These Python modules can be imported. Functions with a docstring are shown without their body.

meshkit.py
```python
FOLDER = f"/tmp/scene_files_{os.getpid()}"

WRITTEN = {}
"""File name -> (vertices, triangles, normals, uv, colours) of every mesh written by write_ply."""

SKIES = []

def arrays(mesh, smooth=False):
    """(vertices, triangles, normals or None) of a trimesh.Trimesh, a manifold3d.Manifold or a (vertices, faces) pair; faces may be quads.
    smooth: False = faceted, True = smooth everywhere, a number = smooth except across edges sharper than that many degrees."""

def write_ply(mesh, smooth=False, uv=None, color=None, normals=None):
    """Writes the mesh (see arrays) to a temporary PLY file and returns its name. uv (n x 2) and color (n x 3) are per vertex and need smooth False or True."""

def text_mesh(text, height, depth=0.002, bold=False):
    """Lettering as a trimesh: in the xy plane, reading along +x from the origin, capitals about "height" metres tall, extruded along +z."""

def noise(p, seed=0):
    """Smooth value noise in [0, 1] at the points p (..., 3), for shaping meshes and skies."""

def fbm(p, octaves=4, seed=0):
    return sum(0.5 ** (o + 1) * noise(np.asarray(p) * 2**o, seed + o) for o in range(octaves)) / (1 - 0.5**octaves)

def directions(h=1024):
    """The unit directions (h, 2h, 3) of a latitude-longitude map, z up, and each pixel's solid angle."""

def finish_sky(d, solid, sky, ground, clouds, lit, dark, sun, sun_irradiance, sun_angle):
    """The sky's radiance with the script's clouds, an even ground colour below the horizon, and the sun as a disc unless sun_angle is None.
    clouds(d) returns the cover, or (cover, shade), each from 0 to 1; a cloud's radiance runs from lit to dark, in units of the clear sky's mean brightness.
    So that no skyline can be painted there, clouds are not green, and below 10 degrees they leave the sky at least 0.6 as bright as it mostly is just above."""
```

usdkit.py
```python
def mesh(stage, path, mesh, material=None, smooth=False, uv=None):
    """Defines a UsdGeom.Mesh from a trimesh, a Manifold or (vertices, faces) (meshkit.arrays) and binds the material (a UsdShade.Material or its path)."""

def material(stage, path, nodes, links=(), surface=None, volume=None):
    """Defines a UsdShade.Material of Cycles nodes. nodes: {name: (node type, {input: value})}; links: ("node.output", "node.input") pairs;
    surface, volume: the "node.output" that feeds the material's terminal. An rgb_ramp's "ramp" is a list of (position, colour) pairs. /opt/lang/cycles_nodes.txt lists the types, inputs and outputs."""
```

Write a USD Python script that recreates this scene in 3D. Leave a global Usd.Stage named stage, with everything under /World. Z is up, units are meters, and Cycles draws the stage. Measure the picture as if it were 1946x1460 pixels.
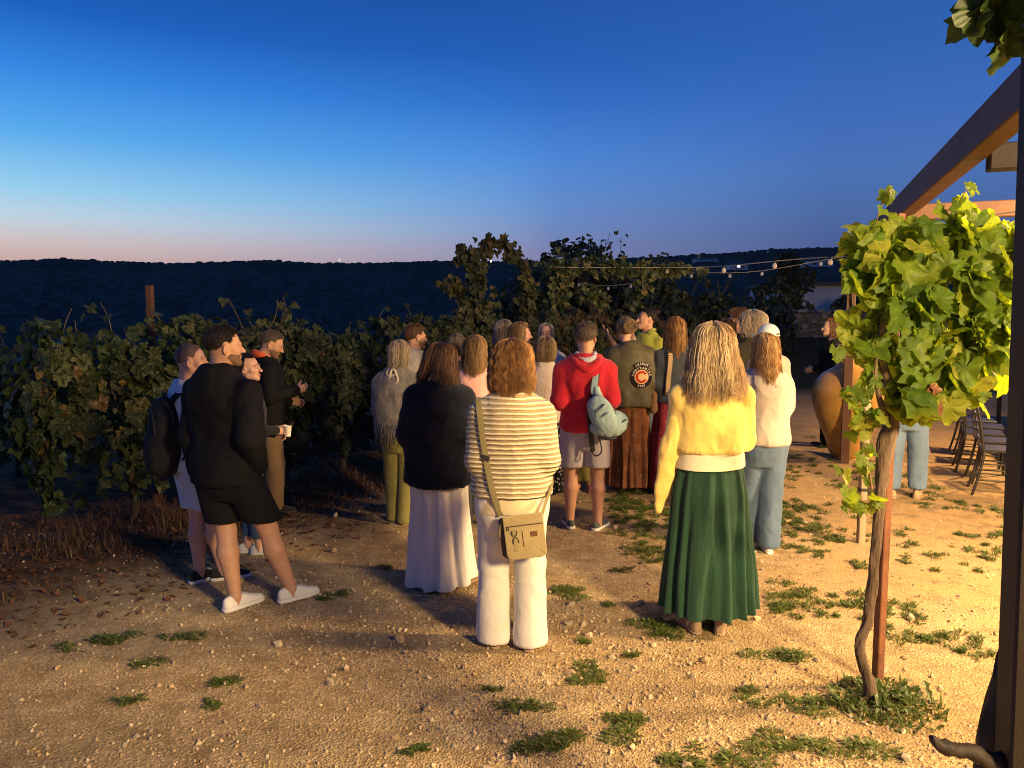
import math, numpy as np, trimesh, usdkit, meshkit, manifold3d
from pxr import Usd, UsdGeom, UsdLux, UsdShade, Gf, Sdf, Vt
from meshkit import noise, fbm

stage = Usd.Stage.CreateInMemory()
UsdGeom.SetStageUpAxis(stage, 'Z')
UsdGeom.SetStageMetersPerUnit(stage, 1.0)
UsdGeom.Xform.Define(stage, '/World')
UsdGeom.Scope.Define(stage, '/World/Looks')
PI = math.pi
# ------------------------------------------------------------------ camera
CAM_H, PITCH, EXPOSURE = 1.8, 5.245, 3.0
cam = UsdGeom.Camera.Define(stage, '/World/camera')
cam.CreateHorizontalApertureAttr(36.0)
cam.CreateFocalLengthAttr(36.0 * 1416 / 1946)
cam.CreateExposureAttr(EXPOSURE)
cam.CreateClippingRangeAttr(Gf.Vec2f(0.05, 20000))
cam.AddTranslateOp().Set((0, 0, CAM_H))
cam.AddRotateXOp().Set(90 - PITCH)

# ------------------------------------------------------------------ dusk sky (the sun is just under the horizon, ahead on the left)
SUN_AZ, SUN_EL, SKY = -50.0, -4.0, 0.08


def lin(c):
    c = np.asarray(c, float) / 255
    return tuple(np.where(c <= 0.04045, c / 12.92, ((c + 0.055) / 1.055) ** 2.4))


G = 1.0 / (SKY * 2 ** EXPOSURE)


def col(stops):
    return [(math.sin(math.radians(e)), tuple(G * x for x in lin(c))) for e, c in stops]


near_sun = [(0, (215, 155, 142)), (3.6, (214, 180, 170)), (4.8, (218, 202, 198)), (6.3, (200, 220, 234)), (8.2, (156, 214, 246)), (11.6, (92, 176, 244)), (15.3, (54, 138, 232)), (18.7, (28, 100, 196)), (21.9, (22, 84, 170)), (40, (24, 76, 150)), (90, (18, 58, 122))]
mid_sky = [(0, (125, 118, 152)), (4.3, (134, 136, 178)), (6.3, (120, 144, 196)), (8.5, (104, 148, 214)), (11.6, (80, 140, 222)), (15.3, (52, 114, 203)), (18.7, (38, 96, 184)), (21.9, (33, 87, 171)), (40, (22, 66, 140)), (90, (18, 55, 118))]
off_sun = [(0, (70, 82, 122)), (4.8, (78, 98, 150)), (7, (78, 108, 166)), (10, (76, 116, 186)), (14, (62, 108, 190)), (18, (48, 100, 182)), (22, (43, 93, 175)), (40, (24, 66, 140)), (90, (18, 55, 118))]
sa = math.radians(SUN_AZ)
sky = UsdLux.DomeLight.Define(stage, '/World/sky')
skym = usdkit.material(stage, '/World/Looks/sky_look', {
    'tex': ('sky_texture', {'sky_type': 'single_scattering', 'sun_disc': False, 'sun_elevation': math.radians(SUN_EL), 'sun_rotation': sa, 'ozone_density': 3.0}),
    'geo': ('texture_coordinate', {}),
    'sep': ('separate_xyz', {}),
    'flat': ('vector_math', {'math_type': 'multiply', 'vector2': (1, 1, 0)}),
    'unit': ('vector_math', {'math_type': 'normalize'}),
    'dot': ('vector_math', {'math_type': 'dot_product', 'vector2': (math.sin(sa), math.cos(sa), 0)}),
    'f1': ('map_range', {'from_min': 0.30, 'from_max': 0.65, 'clamp': True}),
    'f2': ('map_range', {'from_min': 0.60, 'from_max': 0.97, 'clamp': True}),
    'r0': ('rgb_ramp', {'ramp': col(off_sun)}), 'r1': ('rgb_ramp', {'ramp': col(mid_sky)}), 'r2': ('rgb_ramp', {'ramp': col(near_sun)}),
    'm1': ('mix_color', {'use_clamp': False}), 'm2': ('mix_color', {'use_clamp': False}),
    'm3': ('mix_color', {'fac': 0.03}),
    'bg': ('background_shader', {'strength': SKY})},
    [('geo.generated', 'sep.vector'), ('geo.generated', 'flat.vector1'), ('flat.vector', 'unit.vector1'), ('unit.vector', 'dot.vector1'),
     ('dot.value', 'f1.value'), ('dot.value', 'f2.value'), ('sep.z', 'r0.fac'), ('sep.z', 'r1.fac'), ('sep.z', 'r2.fac'),
     ('f1.result', 'm1.fac'), ('r0.color', 'm1.a'), ('r1.color', 'm1.b'), ('f2.result', 'm2.fac'), ('m1.result', 'm2.a'), ('r2.color', 'm2.b'),
     ('m2.result', 'm3.a'), ('tex.color', 'm3.b'), ('m3.result', 'bg.color')], surface='bg.background')
UsdShade.MaterialBindingAPI.Apply(sky.GetPrim()).Bind(skym)


# ------------------------------------------------------------------ the yard's lamps (out of frame, as in the photograph)
def lamp(name, at, radius, watts, color):
    l = UsdLux.SphereLight.Define(stage, '/World/' + name)
    l.CreateRadiusAttr(radius)
    l.CreateNormalizeAttr(True)
    l.CreateIntensityAttr(watts)
    l.CreateColorAttr(Gf.Vec3f(*color))
    l.AddTranslateOp().Set(at)
    return l


lamp('house_lamp', (3.2, -.8, 3.1), 0.40, 128.0, (1.0, 0.71, 0.34))
lamp('pergola_lamp', (4.7, 3.7, 2.42), 0.20, 68.0, (1.0, 0.65, 0.30))
lamp('pergola_lamp_001', (6.9, 8.8, 2.40), 0.08, 30.0, (1.0, 0.62, 0.27))
# ------------------------------------------------------------------ helpers: scene tree
_used = {}


def path_of(parent, name):
    base = str(parent.GetPath()) if parent is not None else '/World'
    n = _used.get((base, name), 0)
    _used[(base, name)] = n + 1
    return f'{base}/{name}' + (f'_{n:03d}' if n else '')


def data(prim, label=None, cat=None, group=None, kind=None):
    for k, v in (('label', label), ('category', cat), ('group', group), ('kind', kind)):
        if v:
            prim.SetCustomDataByKey(k, v)
    return prim


def thing(name, label=None, cat=None, loc=(0, 0, 0), rz=0.0, group=None, kind=None):
    x = UsdGeom.Xform.Define(stage, path_of(None, name))
    x.AddTranslateOp().Set(tuple(float(c) for c in loc))
    if rz:
        x.AddRotateZOp().Set(float(rz))
    return data(x.GetPrim(), label, cat, group, kind)


def part(parent, name, mesh, mat, smooth=True, label=None, kind=None, cat=None, group=None):
    m = usdkit.mesh(stage, path_of(parent, name), mesh, mat, smooth=smooth)
    return data(m.GetPrim(), label, cat, group, kind)


def twin(src, name, label, loc, rz=0.0, group=None, cat=None):
    x = UsdGeom.Xform.Define(stage, path_of(None, name))
    x.GetPrim().GetReferences().AddInternalReference(src.GetPath())
    x.ClearXformOpOrder()
    x.AddTranslateOp().Set(tuple(float(c) for c in loc))
    x.AddRotateZOp().Set(float(rz))
    x.GetPrim().SetInstanceable(True)
    return data(x.GetPrim(), label, cat, group)


def pix(px, py, z=0.0):
    """The point of the plane at height z that stands where a pixel of the photograph looks: used to read positions off it."""
    p = math.radians(PITCH)
    v = np.array([(px - 973) / 1416, (730 - py) / 1416])
    dy, dz = math.cos(p) + v[1] * math.sin(p), -math.sin(p) + v[1] * math.cos(p)
    t = (z - CAM_H) / dz
    return np.array([v[0] * t, dy * t, z])


def at(px, py, y):
    """The point at distance y ahead that a pixel looks at."""
    p = math.radians(PITCH)
    v = np.array([(px - 973) / 1416, (730 - py) / 1416])
    dy, dz = math.cos(p) + v[1] * math.sin(p), -math.sin(p) + v[1] * math.cos(p)
    return np.array([v[0] * y / dy, y, CAM_H + dz * y / dy])


# ------------------------------------------------------------------ helpers: materials
_mats = {}


def mat(name, color, rough=0.7, bump=0.0, bscale=60, vary=0.12, vscale=6.0, spec=0.3, sheen=0.0, metal=0.0, color2=None, aniso=(1, 1, 1), coat=0.0, detail=4.0, island=False):
    """Plain procedural surface: a base colour that varies a little with noise, and fine relief."""
    if name in _mats:
        return _mats[name]
    c = np.array(color, float)
    c2 = np.array(color2, float) if color2 is not None else c * (1 + vary)
    c1 = c if color2 is not None else c * (1 - vary)
    nodes = {'tc': ('texture_coordinate', {}), 'map': ('mapping', {'scale': aniso}),
             'n1': ('noise_texture', {'scale': vscale, 'detail': detail, 'roughness': 0.6}),
             'ramp': ('rgb_ramp', {'ramp': [(0.3, tuple(c1)), (0.7, tuple(c2))]}),
             'p': ('principled_bsdf', {'roughness': rough, 'specular_ior_level': spec, 'sheen_weight': sheen, 'metallic': metal, 'coat_weight': coat})}
    links = [('tc.object', 'map.vector'), ('map.vector', 'n1.vector'), ('n1.fac', 'ramp.fac'), ('ramp.color', 'p.base_color')]
    if island:
        nodes['geo'] = ('geometry', {})
        nodes['oi'] = ('object_info', {})
        nodes['add'] = ('math', {'math_type': 'add'})
        nodes['fr'] = ('math', {'math_type': 'fraction'})
        links = [('geo.random_per_island', 'add.value1'), ('oi.random', 'add.value2'), ('add.value', 'fr.value1'), ('fr.value', 'ramp.fac'), ('ramp.color', 'p.base_color'), ('tc.object', 'map.vector')]
        nodes['ramp'][1]['ramp'] = [(0.0, tuple(c1)), (1.0, tuple(c2))]
    if bump:
        nodes['n2'] = ('noise_texture', {'scale': bscale, 'detail': 3.0, 'roughness': 0.6})
        nodes['b'] = ('bump', {'strength': bump, 'distance': 0.02})
        links += [('map.vector', 'n2.vector'), ('n2.fac', 'b.height'), ('b.normal', 'p.normal')]
    _mats[name] = usdkit.material(stage, '/World/Looks/' + name, nodes, links, surface='p.BSDF')
    return _mats[name]


def leafmat(name, stops, trans=0.45, tcol=(0.25, 0.34, 0.03), rough=0.5):
    """Leaves: each leaf its own tone, some light passes through."""
    nodes = {'geo': ('geometry', {}), 'oi': ('object_info', {}), 'add': ('math', {'math_type': 'add'}), 'fr': ('math', {'math_type': 'fraction'}),
             'ramp': ('rgb_ramp', {'ramp': stops}), 'tc': ('texture_coordinate', {}), 'n': ('noise_texture', {'scale': 25.0, 'detail': 3.0}),
             'mr': ('map_range', {'from_min': 0.3, 'from_max': 0.7, 'to_min': 0.65, 'to_max': 1.3}),
             'mul': ('vector_math', {'math_type': 'scale'}),
             'p': ('principled_bsdf', {'roughness': rough, 'specular_ior_level': 0.35}), 'b': ('bump', {'strength': 0.35, 'distance': 0.01}),
             't': ('translucent_bsdf', {}), 'tm': ('mix_color', {'blend_type': 'mix', 'fac': 0.6, 'a': tcol, 'b': tcol}), 'mx': ('mix_closure', {'fac': trans})}
    links = [('geo.random_per_island', 'add.value1'), ('oi.random', 'add.value2'), ('add.value', 'fr.value1'), ('fr.value', 'ramp.fac'),
             ('tc.object', 'n.vector'), ('n.fac', 'mr.value'), ('mr.result', 'mul.scale'), ('ramp.color', 'mul.vector1'), ('mul.vector', 'p.base_color'),
             ('n.fac', 'b.height'), ('b.normal', 'p.normal'), ('ramp.color', 'tm.a'), ('tm.result', 't.color'),
             ('p.BSDF', 'mx.closure1'), ('t.BSDF', 'mx.closure2')]
    _mats[name] = usdkit.material(stage, '/World/Looks/' + name, nodes, links, surface='mx.closure')
    return _mats[name]


# ------------------------------------------------------------------ helpers: shapes
def cat(*ms):
    vs, fs, n = [], [], 0
    for m in ms:
        if m is None:
            continue
        v, f = (np.asarray(m.vertices), np.asarray(m.faces)) if hasattr(m, 'vertices') else (np.asarray(m[0], float), np.asarray(m[1], int))
        if f.shape[1] == 4:
            f = np.vstack([f[:, [0, 1, 2]], f[:, [0, 2, 3]]])
        vs.append(v)
        fs.append(f + n)
        n += len(v)
    return np.vstack(vs), np.vstack(fs)


def rot(ax, deg):
    a = math.radians(deg)
    c, s = math.cos(a), math.sin(a)
    return {'x': np.array([[1, 0, 0], [0, c, -s], [0, s, c]]), 'y': np.array([[c, 0, s], [0, 1, 0], [-s, 0, c]]), 'z': np.array([[c, -s, 0], [s, c, 0], [0, 0, 1]])}[ax]


def box(size, c=(0, 0, 0), R=None, bevel=0.0):
    s = np.array(size, float) / 2
    if bevel <= 0:
        m = trimesh.creation.box(size)
        v, f = np.array(m.vertices), np.array(m.faces)
    else:
        b = min(bevel, s.min() * 0.9)
        pts = []
        for sx in (-1, 1):
            for sy in (-1, 1):
                for sz in (-1, 1):
                    q = np.array([sx, sy, sz])
                    for k in range(3):
                        o = np.full(3, b)
                        o[k] = 0
                        pts.append(q * (s - o))
        m = trimesh.convex.convex_hull(np.array(pts))
        v, f = np.array(m.vertices), np.array(m.faces)
    if R is not None:
        v = v @ R.T
    return v + np.array(c), f


def tube(points, radii, sides=8, cap=True, squash=1.0, bumps=0.0, seed=0):
    """A tapering tube along a polyline; bumps > 0 gives bark-like ridges."""
    p = np.asarray(points, float)
    n = len(p)
    r = np.broadcast_to(np.asarray(radii, float), (n,))
    t = np.gradient(p, axis=0)
    t /= np.linalg.norm(t, axis=1, keepdims=True) + 1e-12
    a = np.cross(t[0], [0, 0, 1.0] if abs(t[0, 2]) < 0.9 else [0, 1.0, 0])
    a /= np.linalg.norm(a)
    A = []
    for k in range(n):
        a = a - t[k] * (a @ t[k])
        a /= np.linalg.norm(a)
        A.append(a)
    A = np.array(A)
    B = np.cross(t, A) * squash
    th = np.arange(sides) * 2 * PI / sides
    rr = r[:, None] * np.ones(sides)
    if bumps:
        q = np.stack([np.cos(th)[None] * np.ones((n, 1)) * 2.2, np.sin(th)[None] * np.ones((n, 1)) * 2.2, np.arange(n)[:, None] * 0.22 * np.ones(sides)], -1)
        rr = rr * (1 + bumps * (fbm(q * 1.5 + seed * 7.3, 3, seed) - 0.5) * 2)
    v = p[:, None] + rr[..., None] * (np.cos(th)[None, :, None] * A[:, None] + np.sin(th)[None, :, None] * B[:, None])
    i, j = np.meshgrid(np.arange(n - 1), np.arange(sides), indexing='ij')
    q = np.stack([i * sides + j, i * sides + (j + 1) % sides, (i + 1) * sides + (j + 1) % sides, (i + 1) * sides + j], -1).reshape(-1, 4)
    f = np.vstack([q[:, [0, 1, 2]], q[:, [0, 2, 3]]])
    v = v.reshape(-1, 3)
    if cap:
        v = np.vstack([v, p[0], p[-1]])
        k = np.arange(sides)
        f = np.vstack([f, np.stack([np.full(sides, n * sides), (k + 1) % sides, k], 1), np.stack([np.full(sides, n * sides + 1), (n - 1) * sides + k, (n - 1) * sides + (k + 1) % sides], 1)])
    return v, f


def curve(points, n=24):
    """A smooth line through the points."""
    from scipy.interpolate import CubicSpline
    p = np.asarray(points, float)
    u = np.r_[0, np.cumsum(np.linalg.norm(np.diff(p, axis=0), axis=1))]
    return CubicSpline(u, p)(np.linspace(0, u[-1], n))


def lathe(prof, sides=48):
    """A surface of revolution from (radius, height) pairs."""
    pr = np.array(prof, float)
    th = np.arange(sides) * 2 * PI / sides
    v = np.stack([pr[:, :1] * np.cos(th), pr[:, :1] * np.sin(th), np.repeat(pr[:, 1:], sides, 1)], -1).reshape(-1, 3)
    i, j = np.meshgrid(np.arange(len(pr) - 1), np.arange(sides), indexing='ij')
    q = np.stack([i * sides + j, i * sides + (j + 1) % sides, (i + 1) * sides + (j + 1) % sides, (i + 1) * sides + j], -1).reshape(-1, 4)
    return v, np.vstack([q[:, [0, 1, 2]], q[:, [0, 2, 3]]])


def ribbon(points, normals, width, thick):
    """A flat strap along a line: normals give the side that faces outward."""
    p = np.asarray(points, float)
    nn = np.asarray(normals, float)
    t = np.gradient(p, axis=0)
    t /= np.linalg.norm(t, axis=1, keepdims=True) + 1e-12
    nn = nn - t * np.sum(nn * t, 1, keepdims=True)
    nn /= np.linalg.norm(nn, axis=1, keepdims=True) + 1e-12
    s = np.cross(t, nn)
    w = np.broadcast_to(np.asarray(width, float), (len(p),))[:, None] / 2
    ring = np.stack([p + s * w, p + s * w * 0.9 + nn * thick, p - s * w * 0.9 + nn * thick, p - s * w], 1)
    n, k = len(p), 4
    i, j = np.meshgrid(np.arange(n - 1), np.arange(k), indexing='ij')
    q = np.stack([i * k + j, (i + 1) * k + j, (i + 1) * k + (j + 1) % k, i * k + (j + 1) % k], -1).reshape(-1, 4)
    f = np.vstack([q[:, [0, 1, 2]], q[:, [0, 2, 3]], [[0, 1, 2], [0, 2, 3], [(n - 1) * 4 + 2, (n - 1) * 4 + 1, (n - 1) * 4], [(n - 1) * 4 + 3, (n - 1) * 4 + 2, (n - 1) * 4]]])
    return ring.reshape(-1, 3), f


def vnormals(v, f):
    n = np.zeros_like(v)
    fn = np.cross(v[f[:, 1]] - v[f[:, 0]], v[f[:, 2]] - v[f[:, 0]])
    for k in range(3):
        np.add.at(n, f[:, k], fn)
    return n / (np.linalg.norm(n, axis=1, keepdims=True) + 1e-12)


# ------------------------------------------------------------------ helpers: soft bodies (signed fields meshed by surface nets)
class Soft:
    def __init__(s, lo, hi, h):
        s.h = h
        s.lo = np.array(lo, float)
        s.n = np.ceil((np.array(hi, float) - s.lo) / h).astype(int) + 1
        s.ax = [s.lo[k] + np.arange(s.n[k]) * h for k in range(3)]
        s.F = np.full(tuple(s.n), 0.1, np.float32)

    def sub(s, lo, hi):
        a = np.clip(np.floor((np.asarray(lo) - s.lo) / s.h).astype(int), 0, s.n)
        b = np.clip(np.ceil((np.asarray(hi) - s.lo) / s.h).astype(int) + 1, 0, s.n)
        sl = tuple(slice(int(a[k]), int(b[k])) for k in range(3))
        X = s.ax[0][sl[0]].astype(np.float32)[:, None, None]
        Y = s.ax[1][sl[1]].astype(np.float32)[None, :, None]
        Z = s.ax[2][sl[2]].astype(np.float32)[None, None, :]
        return sl, X, Y, Z

    def put(s, sl, d, k, how='add'):
        F = s.F[sl]
        if F.size == 0:
            return
        if how == 'add':
            if k <= 0:
                s.F[sl] = np.minimum(F, d)
            else:
                t = np.clip(0.5 + 0.5 * (d - F) / k, 0, 1)
                s.F[sl] = d + (F - d) * t - k * t * (1 - t)
        else:
            d = -d
            if k <= 0:
                s.F[sl] = np.maximum(F, d)
            else:
                t = np.clip(0.5 - 0.5 * (d - F) / k, 0, 1)
                s.F[sl] = d + (F - d) * t + k * t * (1 - t)

    def cap(s, a, b, ra, rb=None, k=0.02, how='add', sy=1.0):
        """A tapering limb from a to b; sy squeezes it along y."""
        rb = ra if rb is None else rb
        a, b = np.array(a, np.float32), np.array(b, np.float32)
        m = max(ra, rb) + k + 2 * s.h
        sl, X, Y, Z = s.sub(np.minimum(a, b) - m, np.maximum(a, b) + m)
        ab = b - a
        L = float(ab @ ab) + 1e-12
        t = np.clip(((X - a[0]) * ab[0] + (Y - a[1]) * ab[1] + (Z - a[2]) * ab[2]) / L, 0, 1)
        d = np.sqrt((X - a[0] - t * ab[0]) ** 2 + ((Y - a[1] - t * ab[1]) / sy) ** 2 + (Z - a[2] - t * ab[2]) ** 2) - (ra + (rb - ra) * t)
        s.put(sl, d, k, how)

    def ell(s, c, r, k=0.02, how='add', p=2.0, R=None):
        c, r = np.array(c, float), np.array(r, float)
        m = r.max() + k + 2 * s.h
        sl, X, Y, Z = s.sub(c - m, c + m)
        X, Y, Z = X - c[0], Y - c[1], Z - c[2]
        if R is not None:
            X, Y, Z = (R[0, i] * X + R[1, i] * Y + R[2, i] * Z for i in range(3))
        q = (np.abs(X / r[0]) ** p + np.abs(Y / r[1]) ** p + np.abs(Z / r[2]) ** p) ** (1 / p)
        s.put(sl, (q - 1) * r.min(), k, how)

    def loft(s, zs, a, b, cx=0.0, cy=0.0, k=0.02, p=2.3, grow=0.0):
        """A trunk of super-elliptic cross sections along z."""
        zs = np.asarray(zs, float)
        a, b = np.asarray(a, float) + grow, np.asarray(b, float) + grow
        cx, cy = np.broadcast_to(cx, zs.shape), np.broadcast_to(cy, zs.shape)
        m = k + 2 * s.h
        sl, X, Y, Z = s.sub((float((cx - a).min()) - m, float((cy - b).min()) - m, zs[0] - m), (float((cx + a).max()) + m, float((cy + b).max()) + m, zs[-1] + m))
        z = Z.ravel()
        f = lambda q: np.interp(z, zs, q).astype(np.float32)[None, None, :]
        A, B, CX, CY = f(a), f(b), f(cx), f(cy)
        q = (np.abs((X - CX) / A) ** p + np.abs((Y - CY) / B) ** p) ** (1 / p)
        d = (q - 1) * np.minimum(A, B)
        d = np.maximum(d, np.maximum(zs[0] - Z, Z - zs[-1]))
        s.put(sl, d, k)

    def clip(s, n, o):
        """Keeps the side of the plane that n points away from."""
        n = np.array(n, float)
        n = n / np.linalg.norm(n)
        d = (s.ax[0][:, None, None] - o[0]) * n[0] + (s.ax[1][None, :, None] - o[1]) * n[1] + (s.ax[2][None, None, :] - o[2]) * n[2]
        s.F = np.maximum(s.F, d.astype(np.float32))

    def mesh(s):
        F = s.F
        F[0], F[-1], F[:, 0], F[:, -1], F[:, :, 0], F[:, :, -1] = 0.1, 0.1, 0.1, 0.1, 0.1, 0.1
        S = F < 0
        cnt = np.zeros(tuple(s.n - 1), np.int8)
        for d in np.ndindex(2, 2, 2):
            cnt += S[d[0]:d[0] + s.n[0] - 1, d[1]:d[1] + s.n[1] - 1, d[2]:d[2] + s.n[2] - 1]
        act = (cnt > 0) & (cnt < 8)
        ids = np.full(act.shape, -1, np.int64)
        C = np.argwhere(act)
        ids[act] = np.arange(len(C))
        acc, num = np.zeros((len(C), 3)), np.zeros(len(C))
        corner = [np.array(d) for d in np.ndindex(2, 2, 2)]
        val = [F[C[:, 0] + d[0], C[:, 1] + d[1], C[:, 2] + d[2]].astype(float) for d in corner]
        for i in range(8):
            for j in range(i + 1, 8):
                if np.abs(corner[i] - corner[j]).sum() != 1:
                    continue
                x = (val[i] < 0) != (val[j] < 0)
                t = val[i][x] / (val[i][x] - val[j][x])
                acc[x] += corner[i] + t[:, None] * (corner[j] - corner[i])
                num[x] += 1
        v = s.lo + (C + acc / num[:, None]) * s.h
        faces = []
        for k in range(3):
            u, w = (k + 1) % 3, (k + 2) % 3
            lo, hi = [slice(None)] * 3, [slice(None)] * 3
            lo[k], hi[k] = slice(0, -1), slice(1, None)
            ch = S[tuple(lo)] != S[tuple(hi)]
            E = np.argwhere(ch)
            E = E[(E[:, u] > 0) & (E[:, w] > 0) & (E[:, u] < s.n[u] - 1) & (E[:, w] < s.n[w] - 1)]
            q = []
            for du, dw in ((0, 0), (-1, 0), (-1, -1), (0, -1)):
                e = E.copy()
                e[:, u] += du
                e[:, w] += dw
                q.append(ids[e[:, 0], e[:, 1], e[:, 2]])
            q = np.stack(q, 1)
            inside = S[E[:, 0], E[:, 1], E[:, 2]]
            q[~inside] = q[~inside][:, ::-1]
            faces.append(q)
        q = np.vstack(faces)
        return v, np.vstack([q[:, [0, 1, 2]], q[:, [0, 2, 3]]])


def crumple(m, amp, scale, seed=0, aniso=(1, 1, 1), ridged=True, mask=None):
    """Cloth folds: moves the vertices along their normals by ridged noise."""
    v, f = m
    q = v * np.array(aniso) * scale + seed * 13.7
    n = fbm(q, 3, seed)
    if ridged:
        n = 1 - 2 * np.abs(2 * n - 1)
    else:
        n = 2 * n - 1
    a = amp if mask is None else amp * mask(v)[:, None]
    return v + vnormals(v, f) * n[:, None] * a, f
# ------------------------------------------------------------------ the land
rng = np.random.default_rng(11)
ROW_O, ROW_D = np.array([-3.4, 6.4]), np.array([0.568, 0.823])     # the nearest vine row: its end and its direction
ROW_N = np.array([-0.823, 0.568])


def spaced(lo, a, b, hi, fine, grow=1.13):
    mid = np.arange(a, b + fine / 2, fine)

    def run(d0, far):
        out, d, x = [], d0, 0.0
        while x < far:
            d *= grow
            x += min(d, 60.0)
            out.append(x)
        return np.array(out)
    return np.r_[(a - run(fine, a - lo))[::-1], mid, mid[-1] + run(fine, hi - mid[-1])]


def land(x, y):
    x, y = np.asarray(x, float), np.asarray(y, float)
    p = np.stack([x, y, np.zeros_like(x)], -1)
    near = np.clip(1.2 - np.hypot(x, y) / 40, 0, 1)
    z = near * (0.035 * (fbm(p * 0.55, 3, 3) - 0.5) + 0.012 * (fbm(p * 4.0, 3, 5) - 0.5))
    z = z + np.where(np.hypot(x, y - 5) < 9, 0.006 * np.maximum(fbm(p * 17.0, 3, 8) - 0.45, -0.1), 0)
    # tilled strip under the vines is cloddy
    s = (x - ROW_O[0]) * ROW_N[0] + (y - ROW_O[1]) * ROW_N[1]
    z = z + near * np.clip((s + 1.4) / 1.0, 0, 1) * 0.07 * (fbm(p * 3.2, 3, 9) - 0.42)
    # rise behind the speaker and the bank on the right
    z = z + 0.16 * np.clip((y - 8.0) / 0.8, 0, 1) * np.clip(1 - np.abs(x - 1.5) / 1.6, 0, 1) * np.clip((11.5 - y) / 1.0, 0, 1)
    z = z + 1.15 * np.clip((y - 18.6) / 3.6, 0, 1) * np.clip((x - 4.0) / 2.0, 0, 1) * np.clip((40 - y) / 12, 0, 1)
    r = np.hypot(x, y)
    valley = -np.interp(r, [0, 26, 70, 260, 420], [0, 0, 4, 34, 38])
    az = np.degrees(np.arctan2(x, np.maximum(y, 1e-3)))
    ridge = 900 * np.tan(np.radians(np.interp(az, [-60, -36, -20, 0, 20, 30, 60], [3.2, 3.45, 3.85, 4.2, 4.62, 4.75, 4.75])))
    ridge = ridge + 5 * (fbm(np.stack([az * 0.16, az * 0, az * 0], -1), 3, 4) - 0.5)
    ahead = np.clip((y + 60) / 120, 0, 1)
    up = np.interp(r, [0, 400, 640, 900, 1300, 4000], [0, 0, 0.42, 1, 1.02, 0.9])
    hills = (ridge + 38) * up * ahead
    und = 7 * (fbm(p * 0.009, 3, 2) - 0.5) * np.clip((r - 60) / 300, 0, 1) * np.clip((1000 - r) / 200, 0, 1)
    return z + valley + hills + und


xs = spaced(-3000, -6.5, 6.5, 3000, 0.05)
ys = spaced(-400, 1.6, 11.0, 3000, 0.05)
Xg, Yg = np.meshgrid(xs, ys, indexing='ij')
gi = np.arange(len(xs) * len(ys)).reshape(len(xs), len(ys))
gq = np.stack([gi[:-1, :-1], gi[1:, :-1], gi[1:, 1:], gi[:-1, 1:]], -1).reshape(-1, 4)
gv = np.stack([Xg, Yg, land(Xg, Yg)], -1).reshape(-1, 3)

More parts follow.
